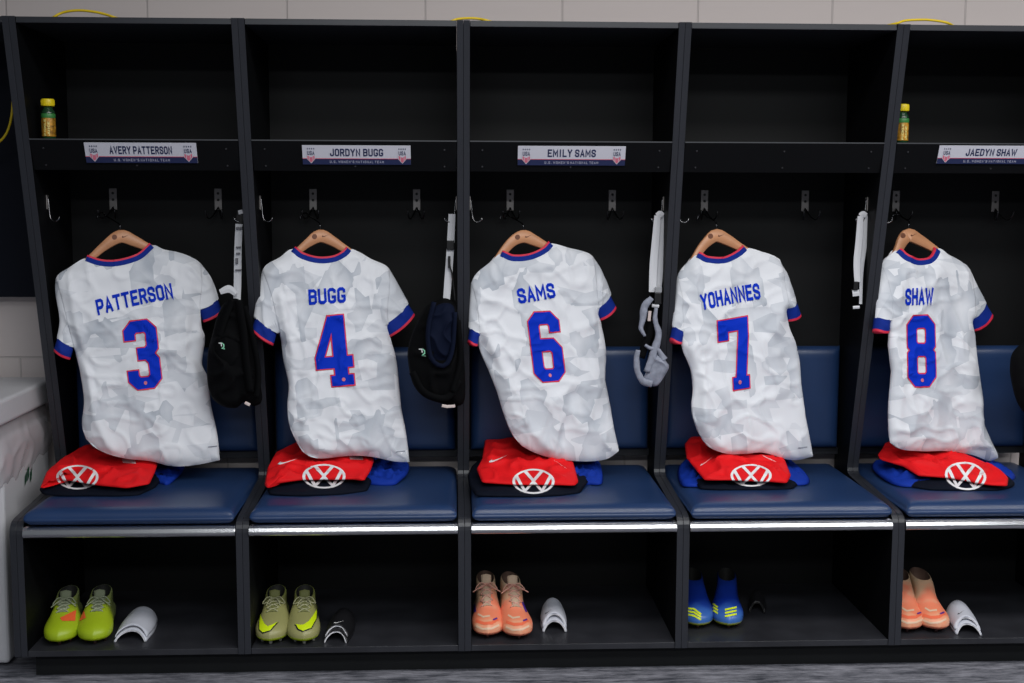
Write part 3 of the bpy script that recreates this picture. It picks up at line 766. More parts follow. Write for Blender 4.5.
JD = [
 dict(num='3', name='PATTERSON', label='white number 3 jersey with blue cuffs and a wide collar, leftmost on its hanger', hlabel='wooden hanger inside the neck of the number 3 jersey',
  shL=[(55.5, 279), (59, 274), (67.6, 268.5), (86.5, 258)], dip=[(100, 262.5), (117, 263), (138, 257)], shR=[(151.5, 245.6), (164, 249.5), (180, 252.8), (194, 258.5), (201, 263.5)],
  left=[(55.5, 279), (62, 300), (68, 325), (75, 351), (80, 371.7), (84, 400), (82, 424), (86, 439)], al=3,
  right=[(201, 263.5), (202, 285), (200, 306), (201.5, 326), (205, 339), (202, 363.5), (208, 378), (211, 404.5), (217, 433), (220, 460)], ar=3,
  hem=[(86, 439), (99, 450), (123, 458), (150, 461), (172, 466), (195, 465), (220, 460)],
  sl_out=[(55.5, 279), (55.5, 294), (59.5, 322), (53.5, 351)], cuffLi=(70, 360), sr_out=[(201, 263.5), (213, 281.5), (222.5, 312)], cuffRi=(203.5, 322.5),
  hang=[(68, 275, 6), (78, 268, 6), (92, 257, 7), (104, 246.5, 9), (120, 236.5, 13), (134, 241, 11), (147, 247, 8), (165, 254, 6), (186, 263, 6)],
  ntxt=((98, 315.5), (174, 298.5), (-3, -15.5)), narc=.35, nnum=((130, 390), (32, -3.6), (-7.5, -67)), tiny=((208, 447), (217, 446)),
  folds=[([(72, 300), (80, 340), (90, 380), (96, 420), (112, 450)], .010, 5), ([(70, 330), (92, 372), (98, 410)], -.008, 4), ([(160, 255), (180, 300), (176, 350)], .005, 9), ([(196, 300), (190, 350), (205, 380)], -.006, 5), ([(100, 300), (150, 400), (170, 450)], .006, 14), ([(70, 290), (110, 275), (150, 262)], .004, 8), ([(200, 335), (180, 350), (160, 352)], .006, 4)]),
 dict(num='4', name='BUGG', label='white number 4 jersey, second from the left, its hem over royal blue fabric', hlabel='wooden hanger inside the neck of the number 4 jersey',
  shL=[(262, 271), (266.9, 264.3), (279, 257.7), (293, 248.9)], dip=[(301.7, 256), (318, 260), (333, 258.8), (343, 254)], shR=[(348, 248.9), (358, 251.5), (371.4, 259), (383.7, 264.3), (389, 268.4)],
  left=[(262, 271), (270, 295), (276, 320), (281, 340), (283.3, 359.3), (288.6, 384), (287.4, 404.4), (289.4, 425), (297, 443)], al=3,
  right=[(389, 268.4), (388, 290), (386, 310), (388, 329), (391, 340), (396, 359), (398.9, 384), (401.3, 408.5), (406, 433), (409.5, 462)], ar=3,
  hem=[(297, 443), (305, 453.6), (320, 458.5), (350, 456), (371.4, 457), (394, 461.8), (409.5, 462.5)],
  sl_out=[(262, 271), (256.6, 297.9), (251.5, 331)], cuffLi=(273, 346), sr_out=[(389, 268.4), (399, 285.6), (415, 315)], cuffRi=(390.7, 337),
  hang=[(274, 266, 6), (286, 259, 6), (298, 251, 7), (308, 243, 9), (320, 236, 13), (332, 241, 10), (343, 248, 8), (358, 257, 6), (378, 267, 6)],
  ntxt=((309, 305), (346, 302.5), (-1, -15.5)), nnum=((318.5, 387), (36.5, -3), (-6.5, -69.5)), tiny=((396, 452), (405, 451)),
  folds=[([(280, 300), (288, 340), (296, 390), (304, 440), (330, 452)], .009, 5), ([(284, 345), (298, 380), (300, 425)], -.007, 4), ([(385, 300), (360, 345), (352, 400)], .006, 7), ([(388, 340), (372, 360), (380, 420)], -.006, 6), ([(300, 262), (290, 300)], .004, 7), ([(330, 400), (350, 440)], .005, 12)]),
 dict(num='6', name='SAMS', label='white number 6 jersey hanging in the middle of the row', hlabel='wooden hanger inside the neck of the number 6 jersey',
  shL=[(470.8, 283.5), (476.6, 273.3), (489, 263), (500.5, 253.4)], dip=[(511.5, 258), (528, 256.8), (542, 250.8)], shR=[(549.4, 243.6), (568.9, 247.9), (585, 252), (592.6, 256)],
  left=[(470.8, 283.5), (475, 305), (477, 325), (479, 347), (489, 371.6), (497, 392), (503.3, 412.6), (511.5, 433), (521.7, 446)], al=3,
  right=[(592.6, 256), (594, 275), (595, 295), (598, 314), (601.6, 327), (605.7, 355), (605, 380), (610, 404.4), (614, 429), (618.9, 450)], ar=3,
  hem=[(521.7, 446), (536, 453.6), (556.6, 459.8), (585.2, 462.6), (606, 460.5), (618.9, 452)],
  sl_out=[(470.8, 283.5), (469.7, 302), (467.8, 342)], cuffLi=(477.5, 346.5), sr_out=[(592.6, 256), (603.7, 275.3), (616, 307)], cuffRi=(600.8, 320.8),
  hang=[(482, 280, 6), (490, 270, 6), (501.5, 254, 8), (512, 242, 10), (523, 236.5, 13), (533, 240, 11), (545, 246, 8), (560, 253, 6), (582, 262, 6)],
  ntxt=((519, 304), (556, 297.5), (-3, -15)), nnum=((535.5, 381.5), (30, -1.5), (-8.5, -68)),
  folds=[([(482, 330), (500, 370), (520, 420), (545, 448)], .010, 5), ([(482, 345), (505, 385), (524, 428)], -.006, 4), ([(590, 270), (588, 310), (600, 350)], .006, 6), ([(520, 350), (560, 410), (600, 440)], .007, 10), ([(570, 395), (560, 440)], -.006, 5), ([(500, 262), (490, 300)], .004, 7), ([(575, 330), (596, 322)], .005, 4)]),
 dict(num='7', name='YOHANNES', label='white number 7 jersey, second from the right, below a shelf with no nameplate', hlabel='wooden hanger inside the neck of the number 7 jersey',
  shL=[(677, 277.4), (679.7, 271.2), (686.6, 263), (696.5, 254.6)], dip=[(705, 259.3), (721.5, 260.2), (735.5, 254)], shR=[(743, 247.7), (762.5, 252), (776.8, 257.7), (781, 263)],
  left=[(677, 277.4), (680, 300), (681, 325), (682, 347), (690.7, 369.6), (692.8, 388), (691.6, 408.5), (696, 427), (703, 441)], al=3,
  right=[(781, 263), (782, 280), (783, 296), (785.5, 312), (789, 326.6), (797.3, 351), (801.4, 384), (805.5, 416.7), (809.6, 437), (813, 456)], ar=3,
  hem=[(703, 441), (712, 449), (728, 454), (745, 454), (762.5, 452.8), (787, 459.8), (800, 460), (813, 456.5)],
  sl_out=[(677, 277.4), (674.3, 306), (670.3, 340)], cuffLi=(681, 344.5), sr_out=[(781, 263), (790, 281.5), (800, 315)], cuffRi=(788.5, 321.8),
  hang=[(684, 280, 6), (688, 270, 6), (700, 250, 8), (708, 241, 10), (716, 235.5, 13), (727, 240, 11), (739, 247, 8), (752, 254, 6), (772, 264, 6)],
  ntxt=((702, 310.5), (761, 299), (-2.5, -16)), narc=.2, nnum=((720.6, 391), (29.4, -5.0), (-3, -69)), tiny=((798, 448), (807, 447)),
  folds=[([(688, 350), (700, 385), (700, 425), (718, 446)], .009, 5), ([(684, 352), (698, 380), (697, 415)], -.006, 4), ([(782, 300), (770, 340), (780, 390)], .007, 7), ([(760, 330), (780, 350), (795, 400)], -.006, 6), ([(720, 395), (760, 440)], .006, 10), ([(695, 262), (684, 300)], .004, 6)]),
 dict(num='8', name='SHAW', a=.42, label='white number 8 jersey, rightmost, hanging turned to the right', hlabel='wooden hanger inside the neck of the number 8 jersey',
  shL=[(881, 266), (883.5, 260), (888, 256), (896.5, 249.7)], dip=[(903.5, 258), (915.8, 262), (928, 259)], shR=[(934.8, 248.2), (948.6, 254.8), (963, 263), (969, 268.4)],
  left=[(881, 266), (885, 288), (887, 310), (888.4, 332.7), (888.4, 349), (891.2, 371.6), (889, 396), (888.4, 425), (890, 443)], al=3,
  right=[(969, 268.4), (969, 285), (969, 304), (971, 322.5), (974.4, 335), (977.3, 363.4), (981.4, 392), (983.4, 425), (991.6, 443.4), (997.8, 457)], ar=3,
  hem=[(890, 443), (901.5, 449.5), (922, 451.5), (946.5, 451.5), (971, 455.7), (988, 461.8), (997.8, 458)],
  sl_out=[(881, 266), (877.7, 289.7), (874, 331)], cuffLi=(887, 333), sr_out=[(969, 268.4), (977.8, 287.6), (991.6, 314)], cuffRi=(974.5, 331.5),
  hang=[(887, 276, 6), (890, 266, 6), (898, 250, 8), (903, 240, 11), (908.5, 235, 13), (917, 239, 11), (929, 246, 8), (942, 255, 6), (958, 266, 6)],
  ntxt=((905, 305.5), (933, 304.5), (.3, -17)), nnum=((908.5, 386), (27, -.5), (-1.5, -69.5)),
  folds=[([(890, 340), (896, 380), (892, 430)], .008, 5), ([(968, 300), (958, 350), (966, 410), (985, 450)], .007, 7), ([(975, 400), (972, 440), (990, 455)], .008, 5), ([(930, 400), (940, 445)], .005, 10), ([(902, 262), (892, 300), (896, 330)], .005, 6), ([(960, 380), (940, 340)], -.005, 6)])]
J = [jersey(i, d) for i, d in enumerate(JD)]

# ------------------------------------------------------------------ folded clothes on the seats
SEATZ = .4865
def red_plane(y): return .505+.20*(y-.12)
def on_red(u, v):
    n = Vector((0, -.20, 1)); return on_plane(u, v, n, n.dot(Vector((0, .12, .503))))
def wrinkle(sd, amp, fx=14, fy=9):
    def f(p):
        h = noise.noise(Vector((p.x*fx+sd, p.y*fy, p.z*fx+sd)))*amp
        r = 1-abs(noise.noise(Vector((p.x*fx*.8+p.y*fy*.7+sd, p.y*fy*1.1-p.x*6, sd*2+p.z*fx))))*2.6
        return h+amp*1.3*max(0, r)**2.5
    return f
def pile(i, D):
    sd = 5.1*(i+2)
    pts = [atZ(u, v, SEATZ+dz) for u, v, dz in D['blue']]
    bo = pillow('folded_shorts', pts, (0, 0, 1), .020, .001, BLUEF, None, 22, wrinkle(sd, .013, 42, 34), .4, 100)
    tag(bo, D['blabel'], 'shorts', 'royal blue shorts under the training tops')
    c = on_red(*D['red'][0])
    t = thing('training_top', (c.x, c.y+.1, SEATZ), D['label'], 'shirt', 'folded red training tops on the seats')
    nv = [atZ(u, v, SEATZ+dz) for u, v, dz in D['navy']]
    a = pillow('navy_panel', nv, (0, -.1, 1), .014, .001, NAVYF, t, 20, wrinkle(sd+3, .005, 16, 14), .4, 110, True); a['label'] = 'dark navy lower part of the folded top'
    rd = [on_red(u, v) for u, v in D['red']]
    r_ = pillow('red_panel', rd, (0, -.25, 1), .010, .010, REDF, t, 28, wrinkle(sd+7, .012, 17, 12), .30, 150, True); r_['label'] = 'bright red front of the folded top'
    bv = bvh_of([a, r_])
    cx, cy, rx, ry = D['logo']
    decal('round_emblem', roundel(), (cx, cy, 0), (rx, D.get('tilt', 0), 0), (D.get('sh', 0), -ry, 0), [a, r_], WHITEL, t, .0016, 1.1, None, bv)
    if 'tick' in D:
        (x0, y0), (ux, uy), (vx, vy) = D['tick']; decal('tick_mark', swoosh(), (x0, y0, 0), (ux, uy, 0), (vx, vy, 0), [r_], WHITEL, t, .0014, 1.0, None, bv)
    if 'flag' in D:
        (x0, y0), (ux, uy), (vx, vy) = D['flag']; q = []
        for k in range(5): q += strip([(.0, k*.22+.05), (1, k*.22+.05)], .11)
        decal('striped_patch', q, (x0, y0, 0), (ux, uy, 0), (vx, vy, 0), [r_], WHITEL, t, .0014, 1.0, None, bv)
pile(0, dict(label='folded red training top with a navy lower part, under the number 3 jersey', blabel='royal blue shorts barely peeking out beside the number 3 jersey hem',
  red=[(40, 488), (46.5, 472), (60, 460), (77, 450), (92.5, 443), (120, 440), (148, 447), (159, 460), (155, 472), (149.5, 484), (127, 488), (97, 485), (70, 480), (55, 479)],
  navy=[(39, 489, .012), (42.5, 495, .0), (60, 496, 0), (90, 496, 0), (117, 496.4, 0), (139, 495.4, 0), (155, 488, 0), (164, 477, .01), (178, 470, .01), (172, 463, .02), (160, 458, .02), (120, 452, .02), (80, 462, .02), (50, 478, .02)],
  blue=[(140, 480, 0), (160, 484, 0), (168, 485, 0), (176, 479, .005), (183, 471, .01), (183, 465, .012), (165, 459, .01), (140, 460, 0), (110, 466, 0), (110, 478, 0)],
  logo=(77.5, 477.5, 21.5, 12.5), flag=((122, 459.5), (13, .8), (1.2, 3.6))))
pile(1, dict(label='folded red training top with a navy lower part, under the number 4 jersey', blabel='crumpled royal blue shorts beside the number 4 jersey hem',
  red=[(264.5, 485), (267, 488), (277, 483), (302, 479.5), (327, 479), (355, 479), (364.5, 480.5), (371, 470), (374, 460), (371, 452), (335, 440), (305, 439), (289.4, 445.6), (275.3, 453.4), (267.5, 467.5)],
  navy=[(266, 487, .01), (269, 494.5, 0), (285, 495.5, 0), (302, 496, 0), (342.5, 494.5, 0), (367.5, 491, 0), (371.5, 481.6, .01), (370, 472, .015), (360, 462, .02), (320, 458, .02), (280, 466, .02), (268, 478, .02)],
  blue=[(350, 480, 0), (371.4, 485, 0), (392.5, 485.5, 0), (400.3, 481, .005), (408, 473, .012), (408, 463, .016), (392, 459, .015), (372, 457, .01), (345, 460, 0), (335, 470, 0)],
  logo=(324, 476.5, 22, 12.6), tick=((277.7, 465), (21, -3.6), (.5, -3.4)), flag=((349, 456.5), (13, .2), (1.2, 3.2))))
pile(2, dict(label='folded red training top with a navy lower part, under the number 6 jersey', blabel='royal blue shorts peeking out right of the number 6 jersey hem',
  red=[(485, 440), (500, 440), (516, 437), (545, 440), (566, 450), (573, 461), (576, 472), (578.5, 482), (575, 485.5), (545, 484.5), (511.6, 484.5), (482, 482.5), (476.4, 469), (482, 459)],
  navy=[(467.5, 475, .015), (472, 466, .02), (479, 459.7, .025), (520, 455, .02), (573, 460, .02), (585, 464, .02), (589.5, 480, .01), (580, 493, 0), (560, 495.6, 0), (530, 496.8, 0), (500, 496.6, 0), (475.6, 496, 0), (469, 486, .004)],
  blue=[(560, 478, 0), (575, 484.5, 0), (588, 485, 0), (602, 483.5, .004), (602, 470, .012), (598, 463, .015), (582, 459, .012), (560, 460, 0), (545, 470, 0)],
  logo=(533.5, 481.6, 21.5, 12.8), tick=((489, 463), (19, -4.6), (.6, -3.6)), flag=((553, 459.5), (12, 8), (1.6, 1.4))))
pile(3, dict(label='folded red training top with a navy lower part, under the number 7 jersey', blabel='royal blue shorts peeking out on both sides under the number 7 jersey',
  red=[(684.6, 444), (690.5, 437), (699.3, 436), (720, 438), (755, 444), (777, 452), (785, 460), (791, 475.4), (787.2, 483), (771, 481.5), (733, 480), (704.4, 480), (696.4, 470.5), (686.5, 458)],
  navy=[(695.5, 472, .02), (694.9, 481.3, .01), (699.3, 489, 0), (720, 490, 0), (743.2, 490, 0), (770, 490, 0), (793, 489, 0), (804, 480, .005), (801.8, 475.5, .012), (790, 466, .015), (740, 458, .02), (705, 462, .02)],
  blue=[(679, 466, .012), (677.5, 475, .006), (681.5, 485, 0), (693.4, 487, 0), (740, 486, 0), (790, 486, 0), (808, 484, .003), (808, 476, .008), (795, 464, .014), (784, 458, .014), (740, 456, 0), (700, 458, .008), (686, 461, .014)],
  logo=(751, 475.6, 21, 11.5), tick=((700, 466.5), (13, -8), (0, -1.6)), flag=((762, 455), (13, 6), (1.5, 1.6))))
pile(4, dict(label='folded red training top with a navy lower part, under the number 8 jersey', blabel='royal blue shorts bunched left of the folded top under the number 8 jersey',
  red=[(877.5, 454.5), (879.5, 459), (903, 466), (918, 475.5), (954, 478), (990, 485), (1007.6, 486), (1008.5, 478), (1000.8, 470.6), (975, 458.6), (951, 449), (925, 442), (900, 439), (885, 442.8), (882, 449)],
  navy=[(893, 465, .02), (898, 476, .01), (907.6, 486.5, 0), (930, 490, 0), (960, 490.6, 0), (997.8, 490.6, 0), (1014, 486.6, .003), (1015, 483, .006), (1005, 472, .012), (985, 462, .02), (940, 454, .02), (905, 456, .02)],
  blue=[(872, 464, .012), (874, 471, .008), (888, 482, .002), (904.6, 487, 0), (930, 486, 0), (990, 484, 0), (1013, 480, .004), (1012, 472, .008), (985, 460, 0), (930, 456, 0), (892, 460, .012), (881, 459.5, .016)],
  logo=(965.5, 476.2, 21, 14.3), tilt=1.5)) 

# ------------------------------------------------------------------ football boots on the lower shelves
def ramp_mat(name, stops, axis='Y', rough=.42, ns=0.25, nscale=22):
    m = bpy.data.materials.new(name); m.use_nodes = True; nt = m.node_tree; b = nt.nodes['Principled BSDF']; b.inputs['Roughness'].default_value = rough
    tc = nt.nodes.new('ShaderNodeTexCoord'); sp = nt.nodes.new('ShaderNodeSeparateXYZ'); nt.links.new(tc.outputs['Object'], sp.inputs[0])
    nz = nt.nodes.new('ShaderNodeTexNoise'); nz.inputs['Scale'].default_value = nscale; nt.links.new(tc.outputs['Object'], nz.inputs['Vector'])
    a = nt.nodes.new('ShaderNodeMath'); a.operation = 'MULTIPLY'; a.inputs[1].default_value = 1/.27; nt.links.new(sp.outputs[axis], a.inputs[0])
    c = nt.nodes.new('ShaderNodeMath'); c.operation = 'MULTIPLY_ADD'; c.inputs[1].default_value = ns; nt.links.new(nz.outputs['Fac'], c.inputs[0])
    a2 = nt.nodes.new('ShaderNodeMath'); a2.operation = 'SUBTRACT'; a2.inputs[1].default_value = ns/2; nt.links.new(a.outputs[0], a2.inputs[0]); nt.links.new(a2.outputs[0], c.inputs[2])
    cr = nt.nodes.new('ShaderNodeValToRGB'); el = cr.color_ramp.elements
    while len(el) < len(stops): el.new(.5)
    for e_, (p, co) in zip(el, stops): e_.position = p; e_.color = (*co, 1)
    nt.links.new(c.outputs[0], cr.inputs[0]); nt.links.new(cr.outputs[0], b.inputs['Base Color']); return m
LIME = ramp_mat('lime_boot_upper', [(0, (.36, .50, .012)), (.45, (.42, .55, .02)), (.62, (.30, .36, .10)), (1, (.22, .26, .12))])
OLIVE = ramp_mat('olive_boot_upper', [(0, (.33, .32, .13)), (.5, (.30, .30, .11)), (1, (.25, .30, .06))])
ORANGE = ramp_mat('orange_to_cream_upper', [(0, (.85, .40, .24)), (.16, (.90, .25, .13)), (.36, (.88, .26, .15)), (.5, (.70, .42, .26)), (.72, (.55, .40, .26)), (1, (.30, .18, .12))], ns=.62, nscale=26)
BLUEB = ramp_mat('blue_boot_upper', [(0, (.05, .16, .48)), (.3, (.006, .030, .30)), (.55, (.005, .022, .18)), (1, (.004, .012, .05))], rough=.35)
LIMES = mat('lime_sole', (.55, .72, .01), .4); ORS = mat('orange_sole', (.65, .13, .04), .4); YELS = mat('yellow_sole', (.62, .68, .01), .4)
SALS = mat('salmon_sole', (.75, .20, .12), .4); DARKL = mat('dark_boot_lining', (.02, .02, .018), .8); BROWNL = mat('brown_boot_collar', (.20, .12, .09), .8)
GREENL = mat('grey_green_lace', (.36, .40, .27), .7); OLL = mat('khaki_lace', (.38, .38, .22), .7); PINKL = mat('pink_lace', (.72, .38, .30), .7)
CLEAR = mat('pale_stud', (.45, .45, .40), .3); DSTUD = mat('dark_stud', (.05, .02, .02), .4)
LOGOL = mat('lime_logo', (.66, .85, .01), .4); ORP = mat('orange_patch', (.90, .14, .04), .45); PURP = mat('purple_patch', (.07, .02, .28), .45); YELP = mat('yellow_stripe', (.72, .85, .01), .4)
BLKO = mat('black_logo_outline', (.01, .01, .012), .5)
def footw(x):   # half width of the foot at x from heel (metres)
    k = [(0, .0), (.003, .018), (.015, .031), (.045, .0375), (.09, .037), (.13, .041), (.17, .0470), (.20, .0490), (.228, .0455), (.247, .036), (.259, .022), (.266, .0)]
    for (a, b_), (c, d) in zip(k, k[1:]):
        if x <= c: return b_+(d-b_)*(x-a)/(c-a)
    return 0
def boot(toe, heelu, D, side, label):
    TZ = ZBS+.0008
    T0 = atZ(toe[0], toe[1], TZ); H0 = atY(heelu, 610, T0.y+.25); dx = Vector((T0.x-H0.x, T0.y-H0.y, 0)).normalized()
    sc_ = D.get('scale', 1.0); Lh = .266*sc_
    heel = Vector((T0.x, T0.y, TZ))-dx*Lh; dy = Vector((-dx.y, dx.x, 0))
    t = thing('football_boot', tuple(Vector((T0.x, T0.y, TZ))), label, 'boot', 'football boots on the lower shelves')
    def W(x, y, z): return heel+dx*x*sc_+dy*y*sc_*.94+Vector((0, 0, z*sc_))
    top = D.get('top', .100)
    k = (top-.063)/(.100-.063)
    LV = [(.010, .010, .252, .80, 0), (.014, .004, .260, .93, 0), (.020, .0, .265, 1.0, 0), (.031, -.002, .2655, 1.04, 0), (.042, -.001, .258, 1.02, 0), (.052, .001, .240, .95, 0), (.059, .002, .218, .90, 0), (.066, .003, .192, .87, 0)]
    LV += [(.066+(.072-.066)*1.5*k*.6, .004, .174, .86, 0), (.066+.018*k, .004, .153, .85, .0), (.066+.027*k, .004, .134, .84, .003), (.066+.036*k, .006, .118, .80, .006)]
    LV2 = [(.066+.037*k, .011, .111, .70, .005), (.066+.020*k, .015, .110, .62, .0), (.050, .020, .110, .50, 0), (.030, .03, .12, .40, 0)]
    N_ = 40
    def ringpts(z, xb, xf, w_, tilt):
        out = []
        for j in range(N_):
            an = 2*math.pi*j/N_; cx, sx = math.cos(an), math.sin(an); x = (xb+xf)/2+(xf-xb)/2*(abs(cx)**.85)*(1 if cx >= 0 else -1)
            hw = footw(max(.0, min(.266, (x-xb)/(xf-xb)*.266))) if z < .05 else None
            hw_round = (.0315 if xf < .2 else .041)
            yy = hw if hw is not None else None
            full = (footw(min(.262, max(.004, x)))) 
            er = math.sqrt(max(0, 1-abs(cx)**2.6))
            if hw is None: y = min(full, .046)*w_*er
            else: y = hw*w_
            asym = .004*side*math.sin(math.pi*min(1, max(0, x/.266)))*(1 if x > .12 else 0)
            zz = z+tilt*(1-2*(x-xb)/(xf-xb))
            out.append(W(x, y*(1 if sx >= 0 else -1)+asym, zz))
        return out
    def loft(name, levels, m, capb=False, capt=False, sub=1, solid=0):
        v = []; f = []
        for L_ in levels: v += ringpts(*L_)
        for a in range(len(levels)-1):
            for j in range(N_): f.append((a*N_+j, a*N_+(j+1) % N_, (a+1)*N_+(j+1) % N_, (a+1)*N_+j))
        if capb: f.append(tuple(range(N_)))
        if capt: f.append(tuple((len(levels)-1)*N_+j for j in range(N_)))
        return mesh_obj(name, v, f, m, t, True, subsurf=sub)
    up = loft('upper', LV[2:]+LV2[:1], D['upper'], sub=1)
    loft('sole', LV[:3]+[(.0225, -.0006, .2662, 1.015, 0)], D['sole'], capb=True)
    loft('lining', LV2, D['lining'], capt=True)
    # studs
    for (x, y) in [(.235, 0), (.215, .026), (.215, -.026), (.175, .030), (.175, -.030), (.04, .02), (.04, -.02), (.075, .021), (.075, -.021)]:
        q = MB(); q.lathe(W(x, y, 0), [(.0045, -.0005), (.005, .004), (.0068, .0125)], 10); q.obj('stud', D['stud'], t, smooth=True)
    bv = bvh_of([up])
    def onup(x, y, off=.0015):
        h = bv.ray_cast(W(x, y, .2), Vector((0, 0, -1)), .3)
        return (h[0]+h[1].normalized()*off*(1 if h[1].z > 0 else -1)) if h[0] is not None else W(x, y, .06)
    # tongue
    tg_ = []
    xs = [.178, .160, .142, .126, .114]
    v = []; f = []
    for a, x in enumerate(xs+[.104, .100]):
        for y in (-.015, -.008, 0, .008, .015):
            if a < 5: p = onup(x, y*(.75+.06*a), .0012+.001*(y == 0))
            else: p = W(x-(0 if a == 5 else -.003), y*1.05, .066+.036*k+(.010 if a == 5 else .020)+D.get('tongue', 0)*(a-4)/2-abs(y)*.25)
            v.append(p)
    for a in range(6):
        for j in range(4): f.append((a*5+j, a*5+j+1, (a+1)*5+j+1, (a+1)*5+j))
    if not D.get('laceless'):
        mesh_obj('tongue', v, f, D['tonguem'], t, True, solid=.002)
        lc = MB(); ys = [.0165, .0175, .018, .0185, .0185]
        for a in range(5):
            x = xs[a]; 
            for s_ in (-1, 1):
                x2 = xs[min(a+1, 4)]
                p = [onup(x, s_*ys[a], .0018), onup(x*.7+x2*.3, s_*ys[a]*.5, .0035), onup((x+x2)/2, 0, .0045), onup(x*.3+x2*.7, -s_*ys[a]*.5, .0035), onup(x2, -s_*ys[a], .0018)]
                lc.tube(crom(p, 9), .0017, 6)
        # bow
        kn = onup(.118, 0, .005)
        for s_ in (-1, 1):
            o1 = kn+dy*s_*.018+dx*.006+Vector((0, 0, .006)); o2 = kn+dy*s_*.032+dx*.016-Vector((0, 0, .010)); o3 = kn+dy*s_*.018+dx*.022-Vector((0, 0, .004))
            lc.tube(crom([kn, o1, o2, o3, kn], 18), .0016, 6)
            e1 = kn+dy*s_*.012+dx*.020+Vector((0, 0, .002)); e2 = kn+dy*s_*D.get('lend', .034)+dx*.034-Vector((0, 0, .012))
            lc.tube(crom([kn, e1, e2], 10), .0016, 6)
        lc.lathe(kn-Vector((0, 0, .003)), [(.001, 0), (.0045, .003), (.001, .006)], 8)
        lc.obj('laces', D['lace'], t, smooth=True)
    else:
        pass
    return t, up, bv
def bdecal(t, up, bv, name, quads, o, ux, uy, m, off=.0016): decal(name, quads, (*o, 0), (*ux, 0), (*uy, 0), [up], m, t, off, 1.0, None, bv)
def tri(pts): 
    P_ = [Vector(p) for p in pts]; return [(P_[0], P_[1], P_[2], P_[3] if len(P_) > 3 else P_[2])]
d = dict(upper=LIME, sole=LIMES, lining=DARKL, stud=DSTUD, tonguem=mat('grey_green_tongue', (.20, .23, .14), .7), lace=GREENL, top=.086, scale=1.04)
t, up, bv = boot((58, 648), 71, d, 1, 'lime yellow boot with grey laces and orange patch, left of the lime pair')
bdecal(t, up, bv, 'orange_patch', tri([(60, 618), (76, 610), (75, 621), (62, 621)]), (0, 0), (1, 0), (0, 1), ORP)
t, up, bv = boot((93.5, 647), 104, d, -1, 'lime yellow boot with grey laces, right of the lime pair beside white shin guards')
bdecal(t, up, bv, 'orange_patch', tri([(79, 620), (84, 610), (86, 618), (80, 621)]), (0, 0), (1, 0), (0, 1), ORP)
d = dict(upper=OLIVE, sole=LIMES, lining=DARKL, stud=CLEAR, tonguem=mat('olive_tongue', (.16, .17, .05), .7), lace=OLL, top=.088, lend=.020, scale=1.02)
t, up, bv = boot((269.5, 647), 278, d, 1, 'olive boot with a large lime tick, left of the olive pair')
def two(out, inn, k=1.0):
    P_ = [Vector(p) for p in out]; Q_ = [Vector(p) for p in inn]; c = sum(P_+Q_, Vector((0, 0)))/(len(P_)*2)
    P_ = [c+(p-c)*k for p in P_]; Q_ = [c+(p-c)*k for p in Q_]; return [(P_[j], P_[j+1], Q_[j+1], Q_[j]) for j in range(len(P_)-1)]
so = [(261, 614), (259.6, 622), (259.6, 629.5), (263, 632.5), (270, 630.5), (277.5, 622)]; si = [(261, 614), (262.3, 619), (264.5, 624), (268, 626.5), (272, 625), (277.5, 622)]
bdecal(t, up, bv, 'tick_outline', two(so, si, 1.13), (0, 0), (1, 0), (0, 1), BLKO, .0012)
bdecal(t, up, bv, 'tick_mark', two(so, si), (0, 0), (1, 0), (0, 1), LOGOL, .0022)
t, up, bv = boot((304, 647), 305.5, d, -1, 'olive boot with a large lime tick, right of the olive pair beside black shin guards')
so = [(316.5, 609), (316, 619), (311, 628), (303, 631), (298.5, 629), (295.8, 624)]; si = [(316.5, 609), (312.5, 616), (308.5, 621.5), (303.5, 624.8), (299, 625), (295.8, 624)]
bdecal(t, up, bv, 'tick_outline', two(so, si, 1.13), (0, 0), (1, 0), (0, 1), BLKO, .0012)
bdecal(t, up, bv, 'tick_mark', two(so, si), (0, 0), (1, 0), (0, 1), LOGOL, .0022)
d = dict(upper=ORANGE, sole=SALS, lining=BROWNL, stud=DSTUD, tonguem=mat('cream_tongue', (.55, .40, .28), .7), lace=PINKL, top=.120, tongue=.004, lend=.040)
ORB = []
t, up, bv = boot((488, 641), 485, d, 1, 'orange and cream boot with pink laces, left of the laced orange pair')
ORB.append(((t, up, bv), 487, 636))
bdecal(t, up, bv, 'purple_stripe', strip([(474.5, 604), (475.5, 612)], 2.2), (0, 0), (1, 0), (0, 1), PURP)
t, up, bv = boot((520.5, 642), 508, d, -1, 'orange and cream boot with pink laces, right of the laced orange pair')
ORB.append(((t, up, bv), 517, 637))
bdecal(t, up, bv, 'purple_stripe', strip([(522.5, 602), (526.5, 612)], 2.2), (0, 0), (1, 0), (0, 1), PURP)
d = dict(upper=BLUEB, sole=YELS, lining=DARKL, stud=DSTUD, tonguem=mat('blue_tongue', (.006, .02, .16), .6), lace=mat('navy_lace', (.008, .02, .14), .6), top=.104, laceless=True)
t, up, bv = boot((698.5, 631), 691, d, 1, 'blue boot with three yellow stripes, left of the blue pair by the divider')
for k_ in range(3): bdecal(t, up, bv, 'yellow_stripe', strip([(687, 608.3+k_*3.1), (694, 609.2+k_*3.3), (701, 614.5+k_*2.6)], 1.8), (0, 0), (1, 0), (0, 1), YELP)
t, up, bv = boot((729, 631), 725, d, -1, 'blue boot with three yellow stripes, right of the blue pair')
for k_ in range(3): bdecal(t, up, bv, 'yellow_stripe', strip([(725.0, 610+k_*3.2), (736.5, 607.5+k_*3.3)], 1.8), (0, 0), (1, 0), (0, 1), YELP)
for k_ in range(3): bdecal(t, up, bv, 'yellow_stripe', strip([(713.3, 604+k_*3.2), (718, 607.5+k_*3.0)], 1.6), (0, 0), (1, 0), (0, 1), YELP)
